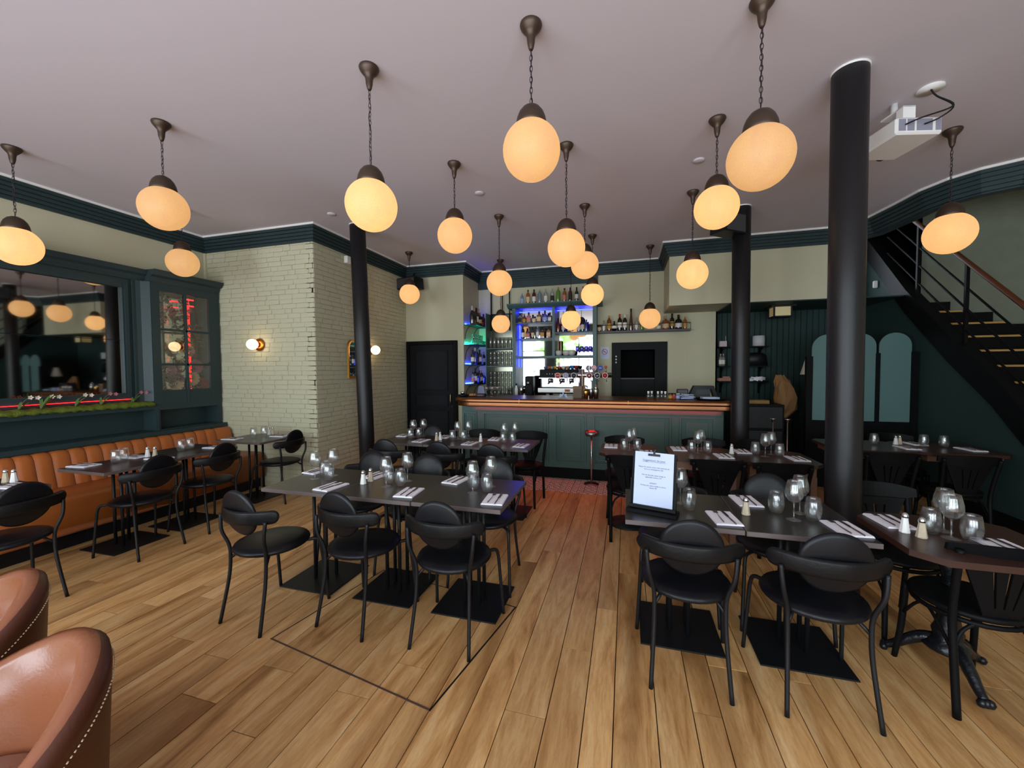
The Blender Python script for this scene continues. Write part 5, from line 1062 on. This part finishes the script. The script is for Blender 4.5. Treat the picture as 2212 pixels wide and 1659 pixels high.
pos = thing('card_terminal', 'black card terminal with a red keypad on the bar', 'terminal', (-2.10, 5.66, ZB)); MB().cbox(-.07, .07, -.05, .05, 0, .05, .008).build('body', BLACK, pos); MB().box(-.04, .03, -.0515, -.05, .015, .03).build('keypad', mat('red_key', '8a2030', .5), pos); MB().prism([(-.06, .05), (.06, .05), (.04, .16), (-.04, .16)], -.01, .02, 'y').build('screen', mat('screen_blue', '243060', .3), pos)
cp_me = MB().lathe([(0, 0), (.03, 0), (.004, .005), (.004, .09), (.03, .10), (.043, .125), (.044, .155), (.043, .155), (.041, .125), (.028, .103), (0, .096)], 18).mesh('coupe_glass', CLEAR); fix_normals(cp_me)
for i, x in enumerate((-2.0, -1.95, -1.91, -1.86)): tag(put('coupe_glass', cp_me, None, (x, 5.62 + (i % 2) * .08, ZB)), 'tall coupe glass on the bar, %s from the card terminal' % ORD[i], 'glass', 'coupe glasses on the bar')
b = MB()
for k in range(5):
    a = 6.28 * k / 5; b.add([(0, 0, .04), (.07 * math.cos(a - .3), .07 * math.sin(a - .3), 0), (.045 * math.cos(a), .045 * math.sin(a), .06), (.07 * math.cos(a + .3), .07 * math.sin(a + .3), .0)], [(0, 1, 2), (0, 2, 3)])
b.add([(-.012, 0, .03), (.012, 0, .03), (0, 0, .115), (0, .012, .03)], [(0, 1, 2), (1, 3, 2), (3, 0, 2)])
one(b, 'crumpled_napkin', PAPER, (-.86, 5.62, ZB), 'crumpled white paper napkin on the copper bar', 'napkin')
b = thing('wooden_box', 'brown wooden napkin box with a slanted side on the bar', 'box', (-.66, 5.68, ZB)); MB().prism([(-.06, 0), (.06, 0), (.06, .13), (-.06, .13)], -.05, .05, 'y').build('body', mat('box_wood', '5a4630', .6), b); MB().box(-.065, .065, -.055, .055, .13, .165).build('lid', mat('box_lid_wood', '6d5536', .6), b)
one(MB().lathe([(0, 0), (.03, 0), (.042, .10), (.04, .105), (.036, .1), (.026, .006), (0, .006)], 20), 'brass_tumbler', BRASS, (-.54, 5.62, ZB), 'crumpled-look brass tumbler on the bar beside the wooden box', 'tumbler')
one(MB().lathe([(0, 0), (.03, 0), (.04, .12), (.038, .124), (.034, .12), (.026, .006), (0, .006)], 20), 'mixing_tin', STEEL, (-.475, 5.68, ZB), 'dark steel mixing tin between brass tumbler and shaker', 'tin')
t = thing('cocktail_shaker', 'steel cocktail shaker on the bar below the beer badges', 'shaker', (-.405, 5.62, ZB)); MB().lathe([(0, 0), (.03, 0), (.04, .12), (.036, .13), (0, .13)], 20).build('tin', STEEL, t); MB().lathe([(.03, .13), (.026, .155), (.014, .165), (.014, .19), (0, .195)], 16).build('cap', CHROME, t)
for i, x in enumerate((.28, .325, .40, .45, .49)):
    t = thing('carafe', 'small glass carafe with white stopper on the bar, %s of five' % ORD[i], 'carafe', (x, 5.60 + (i % 2) * .05, ZB), 0, 'carafes on the bar')
    MB().lathe([(0, 0), (.022, 0), (.024, .05), (.012, .075), (.011, .085), (0, .085)], 16).build('body', BG, t); MB().lathe([(.0125, .07), (.015, .10), (.014, .106), (0, .107)], 12).build('stopper', WHITE, t)
for i, (x, c, nm) in enumerate(((.555, 'gold', 'yellow'), (.60, 'red', 'dark red'), (.645, 'blue', 'pale blue'))): bottle('jar', 'clear' if c == 'blue' else 'amber', c, 'black' if c != 'blue' else 'silver', (x, 5.62, ZB), .75, 'small %s sauce bottle beside the carafes' % nm, 'sauce bottles on the bar')
one(MB().cbox(-.07, .07, -.05, .05, 0, .13, .012), 'receipt_printer', GREYP, (.72, 5.78, ZB), 'dark grey receipt printer on the bar', 'printer')
b = MB()
for k in range(7): b.obox((rnd.uniform(-.01, .01), rnd.uniform(-.01, .01), .006 + k * .009), (.15, .1, .005), rnd.uniform(-.4, .4), 0, rnd.uniform(-.12, .12))
one(b, 'paper_slips', PAPER, (.755, 5.62, ZB + .008), 'loose pile of white paper slips before the receipt printer', 'paper')
t = thing('serving_tray', 'round black serving tray with papers near the end of the bar', 'tray', (1.04, 5.62, ZB)); MB().lathe([(0, 0), (.16, 0), (.18, .02), (.178, .022), (.155, .006), (0, .006)], 32).build('tray', BLKW, t); MB().obox((-.01, .02, .022), (.2, .12, .03), .1).build('paper_stack', PAPER, t)
t = thing('register_hood', 'black angular cash register hood behind the serving tray', 'register', (1.0, 5.93, ZB)); MB().prism([(-.2, 0), (-.12, .17), (.12, .17), (.17, 0), (.13, 0), (.09, .13), (-.09, .13), (-.13, 0)], -.08, .08, 'y').build('hood', BLACK, t); MB().box(-.10, .10, .06, .075, .0, .13).build('display', GREYP, t)
# ---------------------------------------------------------------- door, dumbwaiter, sign, wall fittings
dr = MB().box(-3.80, -2.83, YD - .045, YD - .001, 0, 2.065).build('door_1', DOORM); struct(dr)
for a, b_, c, d in ((-3.80, -3.74, 0, 2.065), (-2.89, -2.83, 0, 2.065), (-3.74, -2.89, 2.0, 2.065)): MB().cbox(a, b_, YD - .075, YD - .02, c, d, .006).build('architrave', BLKW, dr)
for c, d in ((1.22, 1.88), (.93, 1.10), (.15, .82)):
    MB().box(-3.62, -3.02, YD - .052, YD - .045, c, d).build('panel_recess', mat('door_panel_black', '1a1c20', .5, spec=.12), dr)
    f = MB()
    for p in ((-3.64, -3.0, c - .02, c), (-3.64, -3.0, d, d + .02), (-3.64, -3.62, c, d), (-3.02, -3.0, c, d)): f.prism([(p[0], p[2]), (p[1], p[2]), (p[1], p[3]), (p[0], p[3])], YD - .062, YD - .045, 'y')
    f.build('panel_moulding', DOORM, dr)
hn = MB().tube(spline([(-2.94, YD - .05, 1.14), (-2.94, YD - .09, 1.13), (-2.94, YD - .095, 1.06), (-2.94, YD - .09, .98), (-2.94, YD - .05, .97)], 4), .008, 8).build('pull_handle', BRASS, dr)
MB().lathe([(.018, 0), (.018, .006), (0, .007)], 14, (-2.94, YD - .046, .91), Matrix.Rotation(R(90), 4, 'X')).build('lock_rose', BRONZE, dr)
dw = thing('dumbwaiter', 'black framed dumbwaiter hatch in the cream wall behind the bar', 'hatch', (.2, YB, 1.05))
for a, b_, c, d in ((-.45, -.30, -.05, .96), (.26, .46, -.05, .96), (-.30, .26, .83, .96)): MB().box(a, b_, -.03, -.002, c, d).build('frame_board', BLKW, dw)
MB().box(-.30, .26, .45, .47, -.9, .84).box(-.31, -.30, .0, .47, -.9, .84).box(.26, .27, .0, .47, -.9, .84).box(-.3, .26, .0, .47, .83, .84).box(-.3, .26, 0, .47, -.9, -.88).build('shaft_lining', DARK, dw)
MB().box(-.298, .258, -.01, .25, .325, .345).build('hatch_ledge', GREYP, dw); MB().box(-.298, .258, .02, .03, -.05, .325).build('lower_door', BLKW, dw)
for k in range(3): MB().lathe([(.014, 0), (.014, .006), (0, .008)], 14, (-.375, -.031, .72 - k * .052), Matrix.Rotation(R(90), 4, 'X')).build('call_button', WHITE, dw)
sg = thing('no_smoking_sign', 'white paper sign with a red no-smoking circle beside the dumbwaiter', 'sign', (-.37, YB - .003, 1.73)); MB().box(-.075, .075, -.003, 0, 0, .21).build('sheet', PAPER, sg)
RM = mat('sign_red', 'b04048', .6); MB().tube([(.045 * math.cos(k * .2618), -.004, .125 + .045 * math.sin(k * .2618)) for k in range(24)], .005, 6, True).build('ring', RM, sg); MB().obox((0, -.004, .125), (.088, .004, .008), 0, 0, R(45)).build('slash', RM, sg); MB().obox((0, -.0035, .125), (.05, .002, .008), 0).build('cigarette', GREYP, sg)
text('sign_line', 'INTERDICTION DE FUMER', .009, sg, (0, -.0035, .05), (R(90), 0, 0), INK)
struct(MB().box(.968, .972, YB - .002, YB, 1.1, 2.48).build('trim_wall_joint', MORTAR))
gm = thing('gilt_mirror', 'small arched mirror in a gilt frame on the brick wall behind the leaning column', 'mirror', (XB2 + .02, 5.0, 1.44))
def arch(w, h, r, n=10):
    pts = [(-w, 0), (w, 0), (w, h - r)]
    for k in range(1, n): a = math.pi / 2 * k / n; pts.append((w - r + r * math.cos(a), h - r + r * math.sin(a)))
    for k in range(0, n + 1): a = math.pi / 2 + math.pi / 2 * k / n; pts.append((-w + r + r * math.cos(a), h - r + r * math.sin(a)))
    return pts
ao, ai = arch(.165, .555, .1), [(x * .8, .035 + z * .885) for x, z in arch(.165, .555, .1)]
n = len(ao); v = [(.0, y, z) for y, z in ao] + [(.03, y * .97, z * .985 + .004) for y, z in ao] + [(.022, y, z) for y, z in ai] + [(.0, y, z) for y, z in ai]
MB().add(v, [(k * n + i, k * n + (i + 1) % n, ((k + 1) % 4) * n + (i + 1) % n, ((k + 1) % 4) * n + i) for k in range(4) for i in range(n)]).build('frame', GILT, gm); MB().prism(ai, .002, .008, 'x').build('glass', MIRROR, gm)
def sconce(loc, rz, lb):
    t = thing('wall_sconce', lb, 'sconce', loc, rz, 'brass wall sconces')
    M = Matrix.Rotation(R(90), 4, 'X')
    MB().lathe([(0, 0), (.085, 0), (.085, .01), (.07, .025), (.04, .03), (0, .031)], 28, (0, -.002, 0), M).build('backplate', mat('sconce_brass', 'c87a30', .3, .9, var=.15), t)
    MB().lathe([(.035, .03), (.04, .05), (.03, .055), (0, .056)], 20, (0, 0, 0), M).build('holder', mat('sconce_red', 'b03018', .35), t)
    MB().lathe([(.068 * math.sin(math.pi * k / 14), -.068 * math.cos(math.pi * k / 14)) for k in range(15)], 24, (0, -.115, 0)).build('bulb_globe', SCON, t)
sconce((-4.73, YB1 - .008, 1.905), 0, 'brass wall sconce with a round glowing bulb on the front brick wall'); sconce((XB2 + .012, 5.36, 1.865), R(90), 'glowing round wall sconce behind the leaning column')
one(MB().cbox(-.03, .03, -.045, .045, -.07, .03, .008), 'motion_sensor', WHITE, (XB2 + .045, 4.86, 3.135), 'small white motion sensor under the cornice of the brick wall', 'sensor')
t = thing('loudspeaker', 'black loudspeaker hung in the brick corner above the door', 'speaker', (-3.62, 6.25, 3.05), R(-12)); MB().prism([(-.22, -.10), (.22, -.10), (.2, .09), (-.2, .09)], -.11, .11, 'y').build('cabinet', BLACK, t); MB().box(-.19, .19, -.116, -.111, -.085, .075).build('grille', GREYP, t); MB().tube([(0, .05, .09), (0, .12, .2)], .012, 8).build('bracket', BLACK, t)
t = thing('loudspeaker', 'black loudspeaker strapped to the top of the bar-end column', 'speaker', (1.10, 5.08, 3.16), R(38)); MB().prism([(-.17, -.10), (.17, -.10), (.15, .12), (-.15, .12)], -.1, .1, 'y').build('cabinet', BLACK, t); MB().box(-.14, .14, -.106, -.101, -.085, .10).build('grille', GREYP, t); MB().tube([(.1, .08, .0), (.17, .12, 0)], .02, 8).build('bracket', BLACK, t)
for x, y, lb in ((-3.35, 4.02, 'flat white smoke detector on the ceiling before the brick corner'), (-1.485, 4.0, 'flat white smoke detector on the ceiling in the room centre'), (.61, 3.94, 'flat white smoke detector on the ceiling toward the bar-end column')): one(MB().lathe([(.048, 0), (.048, -.008), (.035, -.014), (0, -.015)], 24), 'smoke_detector', CEIL, (x, y, H - .0005), lb, 'detector', 'smoke detectors')
pj = thing('projector', 'white ceiling projector with dangling cables beside the thick column', 'projector', (1.82, 3.46, 3.09), R(14))
MB().cbox(-.15, .15, -.13, .22, 0, .11, .012).build('body', WHITE, pj); MB().lathe([(.05, 0), (.05, .04), (.04, .05), (0, .05)], 20, (.06, .2, .055), Matrix.Rotation(R(-90), 4, 'X')).build('lens', BLACK, pj)
for a, b_ in ((-.135, -.09), (-.08, -.035), (-.02, .08), (.10, .135)): MB().box(a, b_, -.1325, -.131, .02, .095).build('rear_panel', mat('projector_grey', '8a8a9a', .5), pj)
MB().box(-.10, -.02, -.12, -.07, .111, .19).box(-.10, -.02, -.12, .05, .18, .19).build('mount_bracket', WHITE, pj); MB().tube([(.0, .06, .11), (.0, .06, .308)], .02, 12).build('mount_pole', WHITE, pj)
for k, x in enumerate((-.1, .02)): MB().tube(spline([(x, -.14, .055), (x + .04, -.20, .06), (.12, -.22, .12), (.10, -.13, .24), (.09, -.10, .306)], 5), .005, 6).build('cable', BLACK, pj)
MB().lathe([(.07, .298), (.07, .308), (0, .309)], 20, (.09, -.10, 0)).build('ceiling_plate', WHITE, pj)
# ash stand before the bar
t = thing('ash_stand', 'slim chrome ash stand with a round bowl in front of the bar', 'stand', (-.45, 5.44, 0)); MB().lathe([(0, 0), (.10, 0), (.10, .008), (.03, .02), (0, .022)], 24).build('base', STEEL, t); MB().tube([(0, 0, .02), (0, 0, .66)], .011, 12).build('pole', CHROME, t); MB().lathe([(.012, .65), (.075, .655), (.085, .67), (.085, .72), (.08, .72), (.075, .675), (0, .67)], 24).build('bowl', STEEL, t)
# ---------------------------------------------------------------- nook beside the bar
for k, (z, nm) in enumerate(((1.90, 'top'), (1.59, 'middle'), (1.345, 'lowest'))):
    t = thing('bracket_shelf', 'black bracket shelf on the teal boarded wall, %s of three' % nm, 'shelf', (1.78, 7.25, z), 0, 'bracket shelves in the nook')
    MB().box(-.34, .36, -.13, .105, -.018, 0).build('shelf_board', BLKW, t)
    for x in (-.28, .28): MB().prism([(.105, -.2), (.105, -.018), (-.11, -.018), (-.11, -.035), (.0, -.05), (.06, -.1), (.085, -.2)], x - .012, x + .012, 'x').build('bracket', BLKW, t)
one(MB().lathe([(0, 0), (.085, 0), (.085, .16), (.08, .162), (0, .162)], 28), 'paper_roll', mat('grey_white_paper', 'c4c4c8', .8), (2.01, 7.19, 1.9005), 'thick white paper roll on the top nook shelf', 'paper roll')
one(MB().box(-.05, .05, -.04, .04, 0, .09).box(.035, .04, -.02, -.015, .09, .17), 'label_box', mat('pinkish_white', 'c8b8bc', .7), (1.50, 7.2, 1.9005), 'small white box with a pink mark on the top nook shelf', 'box')
one(MB().lathe([(0, 0), (.17, 0), (.15, .16), (.10, .2), (0, .21)], 20, sy=.55), 'dark_helmet_bag', BLACK, (1.98, 7.21, 1.5905), 'dark rounded bag on the middle nook shelf', 'bag')
for i, x in enumerate((1.47, 1.51)): bottle('tall', 'clear', 'white', 'silver', (x, 7.2, 1.5905), .75, 'clear %s bottle on the middle nook shelf' % ('small' if i else 'white-labelled'), 'bottles in the nook')
b = MB(); 
for k in range(6): b.obox((k * .03 - .08, rnd.uniform(-.02, .02), .03 + .012 * (k % 2)), (.06, .07, .045), rnd.uniform(0, 3), rnd.uniform(-.3, .3))
one(b, 'folded_cloths', CLOTH, (2.0, 7.2, 1.3465), 'crumpled white cloths on the lowest nook shelf', 'cloth')
one(MB().cbox(-.12, .12, -.08, .08, 0, .05, .005).box(-.05, .05, -.04, .04, .05, .075), 'red_box', mat('faded_red_card', 'a8786c', .7), (1.55, 7.2, 1.3455), 'faded red and white carton on the lowest nook shelf', 'box')
t = thing('side_cabinet', 'black drawer cabinet behind the bar-end column', 'cabinet', (1.80, 6.35, 0)); MB().box(-.28, .22, -.25, .25, 0, 1.06).build('body', BLKW, t)
for z in (.1, .42, .74): MB().cbox(-.26, .20, -.266, -.25, z, z + .29, .004).build('drawer', BLACK, t)
one(MB().cbox(-.14, .14, -.09, .09, 0, .05, .004), 'wooden_tray', mat('ochre_wood', '8a6a30', .6), (1.74, 6.3, 1.0605), 'shallow ochre wooden tray on the black drawer cabinet', 'tray')
b = MB(); q = random.Random(11); sec = 14; lev = [(.0, .10, .0), (.12, .13, .05), (.28, .15, .06), (.42, .13, .03), (.52, .10, .0), (.60, .055, -.03)]
v = []
for z, r, ox in lev:
    for k in range(sec): a = 6.28 * k / sec; rr = r * q.uniform(.82, 1.15); v.append((ox + rr * math.cos(a), rr * .8 * math.sin(a), z + q.uniform(-.015, .015)))
f = [(i * sec + k, i * sec + (k + 1) % sec, (i + 1) * sec + (k + 1) % sec, (i + 1) * sec + k) for i in range(5) for k in range(sec)] + [tuple(reversed(range(sec))), tuple(5 * sec + k for k in range(sec))]
f = [t3 for q4 in f for t3 in ([(q4[0], q4[1], q4[2]), (q4[0], q4[2], q4[3])] if len(q4) == 4 else [q4])]
b.add(v, f); one(b, 'paper_bag', KRAFT, (2.15, 6.62, .842), 'crumpled brown paper bag beside the teal boarded wall', 'bag')
t = thing('high_stool_table', 'black narrow high console below the paper bag', 'console', (2.1, 6.75, 0)); MB().box(-.06, .2, -.26, .12, .80, .84).build('top', BLKW, t)
for sx in (-.04, .18):
    for sy in (-.24, .10): MB().cbox(sx - .02, sx + .02, sy - .02, sy + .02, 0, .80, .003).build('leg', BLKW, t)
MB().box(-.04, .18, -.24, .1, .05, .6).build('panel', BLKW, t)
for i, (x, y) in enumerate(((1.83, 5.42), (1.69, 5.45))):
    t = thing('barrier_post', 'slim steel barrier post behind the walnut tables, %s' % ('with a pale knob' if i == 0 else 'beside the black cabinet'), 'post', (x, y, 0), 0, 'barrier posts'); MB().lathe([(0, 0), (.12, 0), (.12, .012), (.02, .03), (0, .03)], 24).build('base', BLACK, t); MB().tube([(0, 0, .03), (0, 0, .92)], .007, 10).build('pole', STEEL, t); MB().lathe([(.007, .90), (.016, .905), (.016, .935), (.03, .94), (.03, .948), (0, .95)], 14).build('knob', CHROME, t)
t = thing('ceiling_lantern', 'square black lantern with frosted glass under the soffit', 'lantern', (2.19, 6.85, 2.466)); MB().box(-.16, .16, -.16, .16, -.02, 0).build('roof_plate', BLACK, t)
for sx in (-1, 1):
    for sy in (-1, 1): MB().box(sx * .11 - .01, sx * .11 + .01, sy * .11 - .01, sy * .11 + .01, -.16, -.02).build('corner_bar', BLACK, t)
for s_ in (-1, 1): MB().box(-.1, .1, s_ * .108 - .002, s_ * .108 + .002, -.15, -.02).build('glass_pane', LANTG, t); MB().box(s_ * .108 - .002, s_ * .108 + .002, -.1, .1, -.15, -.02).build('glass_pane', LANTG, t)
MB().box(-.12, .12, -.12, .12, -.165, -.15).build('bottom_frame', BLACK, t); MB().lathe([(0, -.11), (.02, -.1), (.025, -.08), (.015, -.05), (0, -.04)], 12, (.03, 0, 0)).build('bulb', SCON, t)
# arched screen
sc = thing('arched_screen', 'black partition screen with three arched pale teal panels', 'screen', (2.84, 6.1, 0))
for a, b_ in ((-.52, -.165), (-.16, .17), (.20, .53)):
    w = (b_ - a) / 2; cx_ = (a + b_) / 2; pts = [(cx_ + x, .87 + z) for x, z in arch(w, 1.11, w - .001, 12)]
    MB().prism(pts, -.008, .008, 'y').build('arched_panel', TEALP, sc)
for x, w, h in ((-.55, .035, 1.70), (-.1625, .012, 1.72), (.185, .02, 1.73), (.56, .035, 1.74)): MB().box(x - w, x + w, -.03, .03, 0, h).build('post', BLKW, sc)
MB().box(-.55, .56, -.025, .025, .0, .865).build('lower_board', BLKW, sc)
t = thing('floor_lamp', 'white cone lampshade peeping out behind the arched screen', 'lamp', (2.41, 6.42, 0)); MB().lathe([(0, 0), (.1, 0), (.1, .015), (.01, .03), (.01, 1.45), (0, 1.45)], 20).build('stand', BLACK, t); MB().open_lathe([(.10, 1.46), (.045, 1.67)], 24).build('shade', mat('cream_shade', 'd6d0bc', .7), t)
one(MB().cbox(-.025, .025, -.02, .02, -.05, .05, .008), 'alarm_box', WHITE, (3.425, 7.0, 2.74), 'small white alarm box on the green wall under the stairs', 'alarm')
# ---------------------------------------------------------------- staircase
stc = thing('staircase', 'black wooden staircase with ochre tread nosings rising behind the green wall', 'staircase', (3.5, 5.3, 0))
O = (3.5, 5.3, 0)
def wallx(y): return min(4.93, W0.x + (W1.x - W0.x) * (y - W0.y) / (W1.y - W0.y) - .03) if y > 5.53 else 4.93
low = [(y, z) for y, z in SL]; upr = [(y, z + .30) for y, z in SL]
bp(lambda b: b.prism([(3.75, .0)] + low[1:] + list(reversed(upr[1:])) + [(3.75, .30)], 3.42, 3.54, 'x'), 'stringer', BLKW, stc, *O)
for k in range(-8, 7):
    z, y = 1.41 + .163 * k, 5.10 + .19 * k; x1 = min(wallx(y), wallx(y + .2)) if y + .2 > 5.5 else 4.9
    if x1 < 3.62 or z < .05: continue
    tr = bp(lambda b: b.box(3.54, x1, y, y + .21, z - .035, z - .004), 'tread', BLKW, stc, *O)
    bp(lambda b: b.box(3.545, x1 - .01, y - .012, y - .001, z - .024, z - .004), 'nosing', OCHRE, tr, *O)
    bp(lambda b: b.box(3.54, x1, y + .195, y + .205, z - .004, z + .128), 'riser', BLKW, stc, *O)
rl = [(5.10 + .19 * k, 1.41 + .163 * k) for k in (-8, -4, 0, 3, 6, 9.3)]
bp(lambda b: b.tube([(3.49, y, z + .93) for y, z in rl], .024, 10), 'handrail', RAILW, stc, *O)
for h_ in (.22, .44, .66): bp(lambda b: b.tube([(3.49, y, z + h_) for y, z in rl], .011, 6), 'rail_bar', BLKW, stc, *O)
for k in (-6, -2, 2, 6): bp(lambda b: b.box(3.475, 3.505, 5.1 + .19 * k - .015, 5.1 + .19 * k + .015, 1.41 + .163 * k - .2, 1.41 + .163 * k + .93), 'baluster', BLKW, stc, *O)
# trees in the street, seen in the mirrors behind the bar
for i, (x, y) in enumerate(((-3.6, -7.5), (.3, -8.5), (3.2, -7.0))):
    t = thing('street_tree', 'leafy street tree outside the front windows, %s' % ('by the mirror side', 'in the middle', 'by the stair side')[i], 'tree', (x, y, 0), 0, 'street trees'); MB().tube([(0, 0, 0), (.05, 0, 1.4), (.0, .1, 3.0)], [.14, .11, .07], 10).build('trunk', mat('bark', '4a3c30', .9, bump=.4), t)
    b = MB(); q = random.Random(i)
    for k in range(130):
        c = Vector((q.gauss(0, .7), q.gauss(0, .7), 3.1 + q.gauss(0, .6))); u = Vector((q.uniform(-1, 1), q.uniform(-1, 1), q.uniform(-1, 1))).normalized() * .26; w = u.orthogonal().normalized() * .17; b.add([c - u, c + w, c + u, c - w], [(0, 1, 2, 3)])
    b.build('crown', mat('street_leaf', '6a9a3c', .6, var=.3), t)
